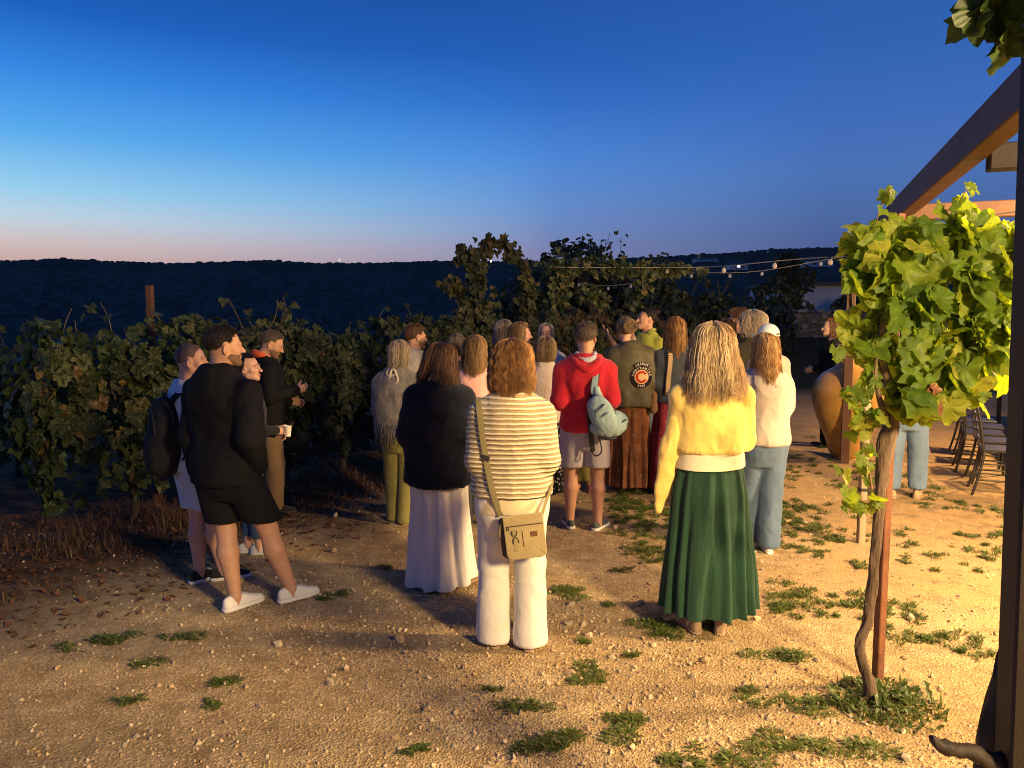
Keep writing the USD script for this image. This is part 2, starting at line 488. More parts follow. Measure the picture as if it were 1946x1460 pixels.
ground_look = usdkit.material(stage, '/World/Looks/ground_look', {
    'geo': ('geometry', {}),
    'sep': ('separate_xyz', {}),
    # signed distance from the vine row (tilled soil on the left), from the pergola side (dry turf) and the far fields
    'row': ('vector_math', {'math_type': 'dot_product', 'vector2': (ROW_N[0], ROW_N[1], 0)}),
    'warp': ('noise_texture', {'scale': 0.9, 'detail': 4.0}),
    'warpo': ('math', {'math_type': 'multiply_add', 'value2': 2.6, 'value3': -1.3}),
    'rowd': ('math', {'math_type': 'add'}),
    'soilf': ('map_range', {'from_min': float(ROW_O @ ROW_N) - 2.0, 'from_max': float(ROW_O @ ROW_N) - 1.0, 'clamp': True}),
    'n_big': ('noise_texture', {'scale': 0.55, 'detail': 5.0, 'roughness': 0.6}),
    'n_mid': ('noise_texture', {'scale': 6.0, 'detail': 6.0, 'roughness': 0.65}),
    'n_fine': ('noise_texture', {'scale': 55.0, 'detail': 5.0, 'roughness': 0.7}),
    'peb': ('voronoi_texture', {'scale': 95.0, 'randomness': 1.0}),
    'pebc': ('separate_color', {}),
    'c_big': ('rgb_ramp', {'ramp': [(0.32, (0.31, 0.215, 0.112)), (0.5, (0.41, 0.30, 0.16)), (0.68, (0.50, 0.39, 0.225))]}),
    'c_mid': ('rgb_ramp', {'ramp': [(0.3, (0.62, 0.58, 0.52)), (0.7, (1.18, 1.18, 1.18))]}),
    'c_peb': ('rgb_ramp', {'ramp': [(0.0, (0.72, 0.70, 0.68)), (0.75, (1.0, 1.0, 1.0)), (1.0, (1.5, 1.5, 1.45))]}),
    'x1': ('mix_color', {'blend_type': 'multiply', 'fac': 1.0}),
    'x2': ('mix_color', {'blend_type': 'multiply', 'fac': 0.85}),
    'soil': ('rgb_ramp', {'ramp': [(0.3, (0.035, 0.020, 0.012)), (0.5, (0.075, 0.042, 0.024)), (0.75, (0.17, 0.105, 0.06))]}),
    'x3': ('mix_color', {}),
    'turff': ('map_range', {'from_min': 1.6, 'from_max': 2.6, 'clamp': True}),
    'turfn': ('map_range', {'from_min': 0.38, 'from_max': 0.6, 'clamp': True}),
    'xw': ('math', {'math_type': 'add'}),
    'turfm': ('math', {'math_type': 'multiply'}),
    'turfk': ('math', {'math_type': 'multiply', 'value2': 0.75}),
    'turf': ('rgb_ramp', {'ramp': [(0.35, (0.36, 0.20, 0.07)), (0.55, (0.46, 0.28, 0.11)), (0.75, (0.52, 0.36, 0.17))]}),
    'x4': ('mix_color', {}),
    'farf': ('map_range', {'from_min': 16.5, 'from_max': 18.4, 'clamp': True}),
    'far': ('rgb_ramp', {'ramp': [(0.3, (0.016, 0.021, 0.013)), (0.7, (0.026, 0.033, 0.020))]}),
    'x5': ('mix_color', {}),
    'hb1': ('math', {'math_type': 'multiply_add', 'value2': 0.5}),
    'bump': ('bump', {'strength': 0.9, 'distance': 0.007}),
    'p': ('principled_bsdf', {'roughness': 0.95, 'specular_ior_level': 0.12})},
    [('geo.position', 'sep.vector'), ('geo.position', 'row.vector1'), ('geo.position', 'warp.vector'), ('warp.fac', 'warpo.value1'), ('row.value', 'rowd.value1'), ('warpo.value', 'rowd.value2'), ('rowd.value', 'soilf.value'),
     ('geo.position', 'n_big.vector'), ('geo.position', 'n_mid.vector'), ('geo.position', 'n_fine.vector'), ('geo.position', 'peb.vector'), ('peb.color', 'pebc.color'),
     ('n_big.fac', 'c_big.fac'), ('n_mid.fac', 'c_mid.fac'), ('pebc.r', 'c_peb.fac'), ('c_big.color', 'x1.a'), ('c_mid.color', 'x1.b'), ('x1.result', 'x2.a'), ('c_peb.color', 'x2.b'),
     ('n_mid.fac', 'soil.fac'), ('soilf.result', 'x3.fac'),
     ('sep.x', 'xw.value1'), ('warpo.value', 'xw.value2'), ('xw.value', 'turff.value'), ('n_mid.fac', 'turfn.value'), ('turff.result', 'turfm.value1'), ('turfn.result', 'turfm.value2'), ('turfm.value', 'turfk.value1'), ('n_fine.fac', 'turf.fac'),
     ('turfk.value', 'x4.fac'), ('x2.result', 'x4.a'), ('turf.color', 'x4.b'), ('x4.result', 'x3.a'), ('soil.color', 'x3.b'),
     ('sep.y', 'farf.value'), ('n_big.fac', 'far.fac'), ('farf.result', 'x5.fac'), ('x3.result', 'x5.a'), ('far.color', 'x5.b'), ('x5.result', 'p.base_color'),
     ('n_fine.fac', 'hb1.value1'), ('peb.distance', 'hb1.value3'), ('hb1.value', 'bump.height'), ('bump.normal', 'p.normal')], surface='p.BSDF')
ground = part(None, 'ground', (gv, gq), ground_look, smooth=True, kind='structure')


def scatter(name, kinds, mats, pos, quat, scale, idx, label=None):
    """One object that repeats small meshes at many places."""
    pi = UsdGeom.PointInstancer.Define(stage, path_of(None, name))
    rel = pi.CreatePrototypesRel()
    for k, (m, mt) in enumerate(zip(kinds, mats)):
        q = usdkit.mesh(stage, f'{pi.GetPath()}/kinds/kind_{k}', m, mt, smooth=False)
        rel.AddTarget(q.GetPath())
    pi.CreateProtoIndicesAttr(Vt.IntArray.FromNumpy(idx.astype(np.int32)))
    pi.CreatePositionsAttr(Vt.Vec3fArray.FromNumpy(pos.astype(np.float32)))
    pi.CreateOrientationsAttr(Vt.QuathArray([Gf.Quath(float(a[0]), float(a[1]), float(a[2]), float(a[3])) for a in quat]))
    pi.CreateScalesAttr(Vt.Vec3fArray.FromNumpy(scale.astype(np.float32)))
    return data(pi.GetPrim(), label, kind='stuff')


def randquat(n, r):
    q = r.normal(size=(n, 4))
    return q / np.linalg.norm(q, axis=1, keepdims=True)


def pebble(seed, flat=0.65):
    r = np.random.default_rng(seed)
    m = trimesh.creation.icosphere(1)
    p = m.vertices * (0.75 + 0.5 * r.random((len(m.vertices), 1))) * np.array([1, 0.8, flat])
    h = trimesh.convex.convex_hull(p[r.permutation(len(p))[:18]])
    return np.array(h.vertices), np.array(h.faces)


stone_mats = [mat('stone_pale', (0.50, 0.38, 0.24), 0.9, vary=0.25, vscale=8), mat('stone_tan', (0.38, 0.26, 0.145), 0.9, vary=0.25, vscale=8), mat('stone_grey', (0.30, 0.235, 0.165), 0.9, vary=0.3, vscale=8)]
pebbles = [pebble(k) for k in range(6)]
# where gravel lies thick: towards the camera's lower right; thin elsewhere; cut off at the vines
NP = 120000
gp = np.stack([rng.uniform(-4.6, 4.2, NP), 2.2 + 9.3 * rng.random(NP) ** 1.5], -1)
gp3 = np.c_[gp, np.zeros(NP)]
s_row = (gp - ROW_O) @ ROW_N
thick = np.clip(fbm(gp3 * 0.9, 3, 21) * 2.4 - 0.75, 0, 1) * np.clip(1.25 - 0.28 * np.hypot(gp[:, 0] - 0.7, gp[:, 1] - 2.8), 0.16, 1)
keep = (rng.random(NP) < thick) & (s_row < 0.3) & (np.abs(gp[:, 0]) < gp[:, 1] * 0.75 + 0.3)
gp, thick = gp[keep], thick[keep]
size = 0.0028 + 0.0085 * rng.random(len(gp)) ** 3 + 0.006 * (rng.random(len(gp)) < 0.06)
pos = np.c_[gp, land(gp[:, 0], gp[:, 1]) + size * 0.25]
scatter('gravel', pebbles, [stone_mats[k % 3] for k in range(6)], pos, randquat(len(pos), rng), np.repeat(size[:, None], 3, 1), rng.integers(0, 6, len(pos)), 'loose pale gravel strewn over the yard')
# the larger stones one can pick out lie on the ground one by one
for k in range(230):
    near = k < 150
    x, y = (rng.normal(0.6, 0.95), rng.uniform(2.55, 4.6)) if near else (rng.uniform(-3.0, 3.0), rng.uniform(3.4, 8.0))
    if abs(x) > 0.72 * y or (np.array([x, y]) - ROW_O) @ ROW_N > -0.2:
        x, y = rng.uniform(-0.4, 1.4), rng.uniform(2.6, 3.4)
    s = rng.uniform(0.010, 0.019) if rng.random() < 0.85 else rng.uniform(0.02, 0.034)
    v, f = pebbles[k % 6]
    R = trimesh.transformations.random_rotation_matrix(rng.random(3))[:3, :3]
    v = (v * s) @ R.T
    v = v + np.array([x, y, float(land(x, y)) + s * 0.35])
    part(ground, 'stone', (v, f), stone_mats[k % 3], smooth=False)


# ---- weeds and grass on the yard
def blades(n, spread, hmin, hmax, r, width=0.0035, lean=0.7):
    """A tuft: n bent blades."""
    a = r.uniform(0, 2 * PI, n)
    rad = spread * np.sqrt(r.random(n))
    base = np.stack([rad * np.cos(a), rad * np.sin(a), np.zeros(n)], -1)
    h = r.uniform(hmin, hmax, n)
    d = r.uniform(0, 2 * PI, n)
    out = np.stack([np.cos(d), np.sin(d), np.zeros(n)], -1)
    side = np.stack([-np.sin(d), np.cos(d), np.zeros(n)], -1)
    L = (lean * (0.3 + r.random(n)))[:, None]
    w = width * (0.6 + r.random(n))[:, None]
    up = np.array([0, 0, 1.0])
    p0, p1, p2 = base, base + up * h[:, None] * 0.6 + out * L * h[:, None] * 0.35, base + up * h[:, None] * 0.8 + out * L * h[:, None] * 1.1
    v = np.stack([p0 - side * w, p0 + side * w, p1 - side * w * 0.8, p1 + side * w * 0.8, p2], 1).reshape(-1, 3)
    k = np.arange(n)[:, None] * 5
    f = np.concatenate([k + [0, 1, 3], k + [0, 3, 2], k + [2, 3, 4]])
    return v, f


def weed(n, spread, size, r):
    """Low leafy weeds: small folded leaves lying over each other."""
    a = r.uniform(0, 2 * PI, n)
    rad = spread * np.sqrt(r.random(n))
    c = np.stack([rad * np.cos(a), rad * np.sin(a), 0.004 + 0.03 * r.random(n) * (1 - rad / spread)], -1)
    d = a + r.normal(0, 0.8, n)
    o = np.stack([np.cos(d), np.sin(d), r.uniform(-0.1, 0.8, n)], -1)
    sd = np.stack([-np.sin(d), np.cos(d), r.uniform(-0.3, 0.3, n)], -1)
    s = (size * (0.5 + r.random(n)))[:, None]
    v = np.stack([c, c + o * s * 0.5 + sd * s * 0.28, c + o * s + [0, 0, -0.002], c + o * s * 0.5 - sd * s * 0.28], 1).reshape(-1, 3)
    k = np.arange(n)[:, None] * 4
    return v, np.concatenate([k + [0, 1, 2], k + [0, 2, 3]])


grass_look = leafmat('grass_look', [(0, (0.045, 0.072, 0.014)), (0.5, (0.085, 0.115, 0.022)), (0.85, (0.11, 0.135, 0.028)), (1, (0.26, 0.19, 0.08))], 0.25, (0.2, 0.25, 0.04))
tufts = []
spots = [(1130, 1285, .17), (1010, 1345, .13), (1205, 1375, .19), (1020, 1420, .12), (1085, 1400, .10), (785, 1430, .08), (1100, 1125, .17), (1150, 1150, .07), (1275, 1190, .19), (1255, 1205, .12), (435, 1295, .10), (405, 1340, .08), (285, 1265, .10), (165, 1225, .17), (350, 1210, .08), (250, 1330, .06), (735, 1080, .06), (640, 1130, .09), (620, 1140, .06), (1500, 1245, .2), (1560, 1345, .2), (1440, 1320, .15), (1480, 1420, .18), (1390, 1440, .16), (1590, 1420, .2), (1290, 1445, .14), (1110, 1220, .05), (1200, 1245, .06), (940, 1310, .05), (1215, 1050, .07), (1180, 1085, .06), (1245, 970, .06), (1225, 1020, .05)]
for px, py, s in spots:
    c = pix(px, py)
    sc = s * (0.55 + 0.4 * rng.random())
    bits = []
    for j in range(6):
        o, q = rng.normal(0, sc * .5, 2), sc * rng.uniform(.2, .55)
        v, f = cat(weed(int(300 * (q / .15) ** 2) + 8, q, 0.020, rng), blades(int(330 * (q / .15) ** 2) + 8, q * .9, .010, .036, rng, .0019))
        bits.append((v + [o[0], o[1], 0], f))
    v, f = cat(*bits)
    v[:, 0] *= 1.25
    v[:, 1] *= 0.8
    v = v + [c[0], c[1], 0]
    v[:, 2] += land(v[:, 0], v[:, 1])
    tufts.append((v, f))
NT = 1900
tx, ty = np.where(rng.random(NT) < .6, rng.uniform(0.9, 2.6, NT), rng.uniform(0.9, 4.6, NT)), 2.5 + 8.5 * rng.random(NT) ** 1.3
ok = (fbm(np.stack([tx * 1.1, ty * 0.9, 0 * tx], -1), 3, 31) > 0.46 + 0.12 * np.clip((1.6 - tx) / 0.7, 0, 1)) & (np.abs(tx) < 0.75 * ty + .3)
for x, y in zip(tx[ok], ty[ok]):
    sc = rng.uniform(0.02, 0.075)
    v, f = cat(*[(lambda m, o: (m[0] + [o[0], o[1], 0], m[1]))(cat(weed(int(26 * sc / .1), sc * .5, 0.022, rng), blades(int(30 * sc / .1), sc * .5, .012, .038, rng, .0022)), rng.normal(0, sc * .7, 2)) for j in range(3)])
    v = v + [x, y, 0]
    v[:, 2] += land(v[:, 0], v[:, 1])
    tufts.append((v, f))
part(None, 'grass', cat(*tufts), grass_look, smooth=False, kind='stuff', label='low green weeds and grass tufts growing through the gravel yard')
# dry stalks and straw under the vines
straw_look = leafmat('straw_look', [(0, (0.07, 0.034, 0.016)), (0.5, (0.14, 0.075, 0.034)), (1, (0.25, 0.15, 0.07))], 0.15, (0.2, 0.15, 0.05))
st = []
for k in range(260):
    t, s = rng.uniform(-2.6, 5.5), rng.uniform(-1.3, 0.5)
    x, y = ROW_O + ROW_D * t + ROW_N * s
    sc = rng.uniform(0.08, 0.22)
    v, f = blades(26, sc, .04, .17, rng, .0028, 1.1)
    v = v + [x, y, 0]
    v[:, 2] += land(v[:, 0], v[:, 1]) - 0.005
    st.append((v, f))
part(None, 'dry_grass', cat(*st), straw_look, smooth=False, kind='stuff', label='dry straw and dead stalks on the dark soil below the vine row')
fallen = leafmat('fallen_leaf', [(0, (0.07, 0.028, 0.014)), (0.5, (0.17, 0.075, 0.032)), (0.9, (0.30, 0.16, 0.07)), (1, (0.42, 0.28, 0.13))], 0.1, (0.2, 0.12, 0.04), .8)
nl_ = 6000
lt, ls2 = rng.uniform(-3.2, 7.5, nl_), -2.1 + 3.0 * rng.beta(1.6, 1.3, nl_)
lp = ROW_O + ROW_D * lt[:, None] + ROW_N * ls2[:, None]
la, lz = rng.uniform(0, 2 * PI, nl_), rng.uniform(.010, .030, nl_)
u1 = np.stack([np.cos(la), np.sin(la), rng.normal(0, .5, nl_)], -1) * lz[:, None]
u2 = np.stack([-np.sin(la), np.cos(la), rng.normal(0, .25, nl_)], -1) * lz[:, None] * .7
c3 = np.c_[lp, land(lp[:, 0], lp[:, 1]) + .006 + .012 * rng.random(nl_)]
vv = np.stack([c3 - u1, c3 - u1 * .3 + u2, c3 + u1 * .5 + u2 * .8, c3 + u1, c3 + u1 * .4 - u2 * .9, c3 - u1 * .4 - u2 * .8, c3 + [0, 0, -.008]], 1)
kk = np.arange(nl_)[:, None] * 7
ff = np.concatenate([kk + [6, a, (a + 1) % 6] for a in range(6)])
part(None, 'fallen_leaves', (vv.reshape(-1, 3), ff), fallen, smooth=False, kind='stuff', label='brown fallen leaves littering the dark soil along the vine row')
# ------------------------------------------------------------------ vine leaves
_lobes = np.radians([0, 38, 72, 112, 150, 180])


def leaf_outline(r, teeth):
    """The five-lobed outline of a grape leaf, stalk at the origin, tip towards +y."""
    half = [(0.0, -0.02), (0.14, -0.20), (0.30, -0.24), (0.44, -0.13), (0.47, 0.02), (0.45, 0.10), (0.58, 0.14), (0.66, 0.30), (0.58, 0.42), (0.46, 0.47), (0.42, 0.60), (0.30, 0.66), (0.24, 0.82), (0.12, 0.90)] if teeth else [(0.0, -0.02), (0.34, -0.18), (0.50, 0.05), (0.60, 0.40), (0.32, 0.55)]
    o = half + [(0.0, 1.0)] + [(-x, y) for x, y in half[:0:-1]]
    return np.array(o) * (1 + (0.07 if teeth else 0.10) * r.normal(size=(len(o), 1)))


def leaf(r, size, teeth=True):
    o = leaf_outline(r, teeth)
    n = len(o)
    c = np.array([0.0, 0.30])
    fold, curl = r.uniform(0.1, 0.5), r.uniform(-0.1, 0.6)

    def lift(p):
        return np.c_[p, fold * np.abs(p[:, 0]) * 0.8 - curl * ((p[:, 1] - 0.2) ** 2 + p[:, 0] ** 2) + 0.05 * r.normal(size=len(p))]
    if teeth:
        mid = c + (o - c) * 0.55
        v = np.vstack([lift(c[None]), lift(mid), lift(o)])
        k = np.arange(n)
        k2 = (k + 1) % n
        f = np.vstack([np.stack([np.zeros(n, int), 1 + k, 1 + k2], 1), np.stack([1 + k, 1 + n + k, 1 + n + k2], 1), np.stack([1 + k, 1 + n + k2, 1 + k2], 1)])
    else:
        v = np.vstack([lift(c[None]), lift(o)])
        k = np.arange(n)
        f = np.stack([np.zeros(n, int), 1 + k, 1 + (k + 1) % n], 1)
    return v * size, f


def aim(normal, down, r, spread=0.5):
    """A rotation: leaf face along normal (jittered), tip along down."""
    n = np.asarray(normal, float) + r.normal(size=3) * spread
    n /= np.linalg.norm(n) + 1e-9
    y = np.asarray(down, float) + r.normal(size=3) * 0.45
    y = y - n * (y @ n)
    y /= np.linalg.norm(y) + 1e-9
    x = np.cross(y, n)
    return np.stack([x, y, n], 1)


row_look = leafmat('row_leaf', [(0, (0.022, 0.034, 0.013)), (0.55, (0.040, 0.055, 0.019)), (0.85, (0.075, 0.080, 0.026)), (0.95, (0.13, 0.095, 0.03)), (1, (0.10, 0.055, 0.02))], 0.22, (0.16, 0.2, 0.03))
row_shaded = leafmat('row_shaded', [(0, (0.012, 0.019, 0.009)), (0.6, (0.024, 0.034, 0.014)), (0.92, (0.05, 0.05, 0.018)), (1, (0.075, 0.045, 0.018))], 0.2, (0.10, 0.13, 0.02), .65)  # row leaves again, darkened so the shade sits in the colour
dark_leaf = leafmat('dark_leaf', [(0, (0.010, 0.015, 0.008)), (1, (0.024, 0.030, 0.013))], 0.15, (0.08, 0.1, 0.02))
wood_look = mat('vine_wood', (0.105, 0.070, 0.045), 0.9, bump=0.9, bscale=60, vary=0.4, vscale=14, aniso=(1, 1, 0.15))
shaded_wood = mat('shaded_vine_wood', (0.04, 0.028, 0.02), 0.9, bump=0.9, bscale=60, vary=0.4, vscale=14, aniso=(1, 1, 0.15))  # vine wood darkened to paint in the shade below the leaves
twig_look = mat('twig', (0.17, 0.10, 0.05), 0.8, vary=0.25)


def leaves_on(pts, nrm, sizes, r, teeth=False, spread=0.6):
    out = []
    for p, n, s in zip(pts, nrm, sizes):
        v, f = leaf(r, s, teeth)
        out.append((v @ aim(n, (0, 0, -1), r, spread).T + p, f))
    return out


def row_vine(t, s, big, label, n_single, n_mass, height=1.75, seed=0, look=None, width=1.3):
    """One vine of a hanging row: trunk, cordon arms, leaves one by one where they can be told apart and a mass behind."""
    r = np.random.default_rng(500 + seed)
    o = ROW_O + ROW_D * t + ROW_N * s
    th = thing('grapevine', label, 'grapevine', (o[0], o[1], float(land(o[0], o[1]))), 0, 'vines of the row behind the group')
    ax = np.array([ROW_D[0], ROW_D[1], 0])
    nx = np.array([ROW_N[0], ROW_N[1], 0])
    path = curve([(0, 0, -0.05), (0.03, 0.02, 0.3), (-0.03, 0.0, 0.6), (0.02, 0.02, 0.95)], 10)
    part(th, 'trunk', tube(path, np.linspace(0.04, 0.028, 10), 8, bumps=0.5, seed=seed), shaded_wood)
    for sg in (-1, 1):
        q = curve([path[-1], path[-1] + ax * sg * 0.25 + [0, 0, 0.1], path[-1] + ax * sg * width * 0.5 + [0, 0, 0.12]], 8)
        part(th, 'cordon', tube(q, np.linspace(0.02, 0.010, 8), 6), wood_look)
    total = n_single + n_mass
    u = r.uniform(-width * 0.56, width * 0.56, total)
    # the curtain: fat in the upper half, ragged at the foot
    zc = 0.24 + (height - 0.24) * r.beta(1.3, 1.0, total)
    lump = fbm(np.stack([u * 1.8 + seed * 5, zc * 1.8, u * 0], -1), 2, seed)
    wide = (0.16 + 0.36 * lump) * np.clip((zc - 0.3) / 0.7, 0.35, 1) * np.clip((height + 0.12 - zc) / 0.3, 0.3, 1)
    side = np.where(r.random(total) < 0.72, -1.0, 1.0)
    depth = side * wide * (1 - 0.45 * r.random(total) ** 2)
    zc = zc + 0.42 * (lump - 0.5) * np.clip((zc - .5) / .8, 0, 1)
    if big:
        u = u * 0.9
        endcap = r.random(total) < 0.35
        u = np.where(endcap, -width * 0.5 - 0.25 * r.random(total) * np.sin(np.clip((zc - .4) / (height - .4), 0, 1) * PI), u)
        depth = np.where(endcap, r.uniform(-1, 1, total) * wide, depth)
    pts = ax * u[:, None] + nx * depth[:, None] + np.array([0, 0, 1]) * zc[:, None]
    nrm = nx * side[:, None] * 1.0 + np.array([0, 0, 0.45])
    if big:
        nrm = np.where(endcap[:, None], -ax * 1.0 + [0, 0, 0.4], nrm)
    # a few shoots stand up from the crest
    sh_p, sh_n = [], []
    for k in range(5):
        b = ax * r.uniform(-width / 2, width / 2) + nx * r.uniform(-0.15, 0.1) + np.array([0, 0, height - 0.15])
        e = b + np.array([r.normal(0, .12), r.normal(0, .12), r.uniform(0.16, 0.4)])
        w = curve([b, (b + e) / 2 + r.normal(0, .03, 3), e], 6)
        part(th, 'shoot', tube(w, np.linspace(.005, .002, 6), 5), twig_look)
        for j in range(7):
            sh_p.append(w[min(5, j * 6 // 7)] + r.normal(0, .04, 3))
            sh_n.append((r.normal(), r.normal() - 0.8, .5))
    size = r.uniform(0.085, 0.135, total)
    # the outermost leaves towards the yard, one mesh each
    order = np.argsort(depth * np.where(side < 0, 1, 0.2))
    pick = order[:n_single]
    rest = order[n_single:]
    look = look or row_look
    for v, f in leaves_on(pts[pick], nrm[pick], size[pick], r, True, spread=0.7):
        part(th, 'leaf', (v, f), look, smooth=False)
    mass = leaves_on(np.vstack([pts[rest], np.array(sh_p)]), np.vstack([nrm[rest], np.array(sh_n)]), np.r_[size[rest], r.uniform(.05, .1, len(sh_p))], r, spread=0.8)
    part(th, 'foliage', cat(*mass), look, smooth=False, kind='stuff')
    return th


ends = ['end vine of the near row, round bushy foliage, left of the bald man',
        'vine just right of the tall steel post, half hidden behind the bald man',
        'vine behind the man in the black hoodie',
        'vine with a raised leafy shoot above the bowed man in the orange collar',
        'vine behind the empty gap right of the bowed man',
        'vine left of the short haired man in the pale sweater',
        'vine behind the woman in the grey shawl',
        'vine at the foot of the climbing arch',
        'dark vine behind the two long haired women',
        'dark vine behind the grey haired woman facing the camera',
        'dark vine behind the man in the red hoodie',
        'dark vine behind the speaker in the lime polo',
        'dark vine behind the woman in the denim jacket']
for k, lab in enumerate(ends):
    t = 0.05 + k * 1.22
    row_vine(t, 0.0, k == 0, lab, 260 if k == 0 else (150 if k < 8 else 60), 620 if k == 0 else 560, 1.66 + 0.014 * k + (0.11 * math.sin(k * 2.1)), k, look=row_look if k == 0 else row_shaded)  # end vine keeps the lit leaf tone, the others the shaded one
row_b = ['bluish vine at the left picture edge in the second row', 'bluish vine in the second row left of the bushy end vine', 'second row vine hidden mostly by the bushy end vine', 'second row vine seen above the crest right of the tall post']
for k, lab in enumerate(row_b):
    row_vine(0.3 + k * 1.3, 2.9, k == 0, lab, 110, 420, 1.42, 40 + k, look=row_shaded)

# the steel post of the near row and wooden ones
rust = mat('rusty_steel', (0.085, 0.036, 0.02), 0.75, bump=0.25, bscale=90, vary=0.35, vscale=10)
grey_wood = mat('weathered_wood', (0.30, 0.22, 0.14), 0.85, bump=0.5, bscale=40, vary=0.25, vscale=18, aniso=(1, 1, 0.08))
c = at(284, 600, 6.95)
tp = thing('row_post', 'tall rusty steel post rising above the bushy end vine', 'post', (c[0], c[1], 0))
part(tp, 'post', cat(box((0.05, 0.008, 2.1), (0, 0, 1.03)), box((0.008, 0.05, 2.1), (0.021, 0.029, 1.03)), box((0.008, 0.05, 2.1), (-0.021, 0.029, 1.03))), rust, smooth=False)
for z in (1.1, 1.5, 1.85):
    part(tp, 'wire_hook', box((0.06, 0.012, 0.012), (0, -0.011, z), bevel=.003), rust, smooth=False)
c = at(577, 645, 8.15)
wp = thing('wooden_row_post', 'grey wooden post top showing through the vine row right of the bowed man', 'post', (c[0] + .05 - .2 * .823, c[1] - .25 + .2 * .568, 0))
part(wp, 'post', tube([(0, 0, -.05), (0, 0, 1.0), (0.01, 0, 1.66)], .05, 10, bumps=.12), grey_wood)
wire_look = mat('steel_wire', (0.35, 0.33, 0.30), 0.45, metal=0.8)


# ---- the climbing arch over the row and the garland along the string of lights
def garland(name, label, lines, n_leaf, spread, seed, look, size=(.07, .12), single=0):
    r = np.random.default_rng(seed)
    p0 = np.array(lines[0][0][0])
    th = thing(name, label, 'climbing vine', (p0[0], p0[1], 0))
    off = np.array([p0[0], p0[1], 0])
    P, S = [], []
    for k, (pts, w) in enumerate([(l, spread) if not isinstance(l, tuple) else l for l in lines]):
        q = curve(np.array(pts) - off, 26)
        part(th, 'stem', tube(q, np.linspace(.014, .005, 26), 6), wood_look)
        L = np.sum(np.linalg.norm(np.diff(q, axis=0), axis=1))
        m = int(n_leaf * L)
        u = r.uniform(0, 25, m)
        i = np.minimum(u.astype(int), 24)
        b = q[i] + (q[i + 1] - q[i]) * (u - i)[:, None]
        lump = 0.35 + 1.1 * fbm(np.c_[u * 0.35, u * 0, u * 0 + k], 2, seed + k)
        P.append(b + r.normal(size=(m, 3)) * (w * lump)[:, None])
        S.append(r.uniform(*size, m))
    P, S = np.vstack(P), np.concatenate(S)
    N = np.c_[r.normal(size=len(P)) * .7, r.normal(size=len(P)) * .7 - .6, np.full(len(P), .5)]
    ls = leaves_on(P, N, S, r)
    o = np.argsort(P[:, 1])
    for j in o[:single]:
        part(th, 'leaf', ls[j], look, smooth=False)
    part(th, 'foliage', cat(*[ls[j] for j in o[single:]]), look, smooth=False, kind='stuff')
    return th


A = lambda px, py, y=10.6: at(px, py, y)
garland('climbing_vine', 'vine climbing up and arching over against the sky above the row', [
    ([A(905, 720), A(915, 640), A(912, 580), A(908, 520), A(915, 468)], .085),
    ([A(908, 540), A(895, 500), A(880, 478), A(872, 492)], .06),
    ([A(915, 475), A(935, 458), A(958, 466), A(978, 482), A(995, 505), A(1003, 545), A(1006, 590), A(1012, 640)], .055),
    ([A(905, 600), A(880, 565), A(862, 540), A(845, 545)], .055)], 190, .1, 71, row_shaded, single=200)
garland('light_garland', 'leafy vine trained along the hanging string of lights', [
    ([A(1035, 508, 11.6), A(1100, 500, 11.6), A(1180, 508, 11.6), A(1260, 512, 11.6), A(1326, 508, 11.6)], .07),
    ([A(1085, 505, 11.6), A(1070, 540, 11.6), A(1052, 575, 11.6), A(1058, 620, 11.6)], .09),
    ([A(1110, 545, 11.6), A(1130, 560, 11.6), A(1148, 580, 11.6)], .06),
    ([A(1225, 515, 11.6), A(1218, 545, 11.6), A(1205, 580, 11.6)], .08)], 130, .08, 72, row_look, single=150)


# ---- shrubs and trees behind
def leafy_tree(name, label, loc, blobs, n, seed, size=(.12, .2), look=None, trunk_h=1.0, shoots=0, shoot_h=1.0, cat_='tree'):
    r = np.random.default_rng(seed)
    th = thing(name, label, cat_, (loc[0], loc[1], float(land(loc[0], loc[1]))))
    tops = []
    ms = []
    for bx, by, bz, rad in blobs:
        q = curve([(0, 0, -.1), (bx * .3, by * .3, max(bz * .45, .2)), (bx, by, bz)], 9)
        ms.append(tube(q, np.linspace(.07, .015, 9), 7, bumps=.3, seed=seed))
    part(th, 'trunk', cat(*ms), wood_look)
    P = []
    w = np.array([b[3] ** 2 for b in blobs])
    for (bx, by, bz, rad), m in zip(blobs, (n * w / w.sum()).astype(int)):
        d = r.normal(size=(m, 3))
        d /= np.linalg.norm(d, axis=1, keepdims=True)
        lump = 0.55 + 0.75 * fbm(d * 2.2 + seed, 3, seed)
        P.append(np.array([bx, by, bz]) + d * (rad * lump * (1 - .35 * r.random(m) ** 2))[:, None])
    P = np.vstack(P)
    ctr = P.mean(0)
    ls = leaves_on(P, (P - ctr) + [0, -.2, .3], r.uniform(*size, len(P)), r, spread=.8)
    for k in range(shoots):
        b = P[r.integers(len(P))] * [1, 1, 1]
        bl = blobs[r.integers(len(blobs))]
        b = np.array([bl[0] + r.normal(0, bl[3] * .4), bl[1], bl[2] + bl[3] * .5])
        e = b + [r.normal(0, .22), r.normal(0, .2), shoot_h * r.uniform(.5, 1.1)]
        q = curve([b, (b + e) / 2 + r.normal(0, .06, 3), e], 8)
        part(th, 'shoot', tube(q, np.linspace(.012, .004, 8), 5), wood_look)
        for j in range(16):
            p = q[r.integers(2, 8)] + r.normal(0, .07, 3)
            ls += leaves_on([p], [(r.normal(), -1, r.normal())], [r.uniform(.05, .11)], r)
    part(th, 'crown', cat(*ls), look or dark_leaf, smooth=False)
    return th


def T(px, y):
    return at(px, 600, y)


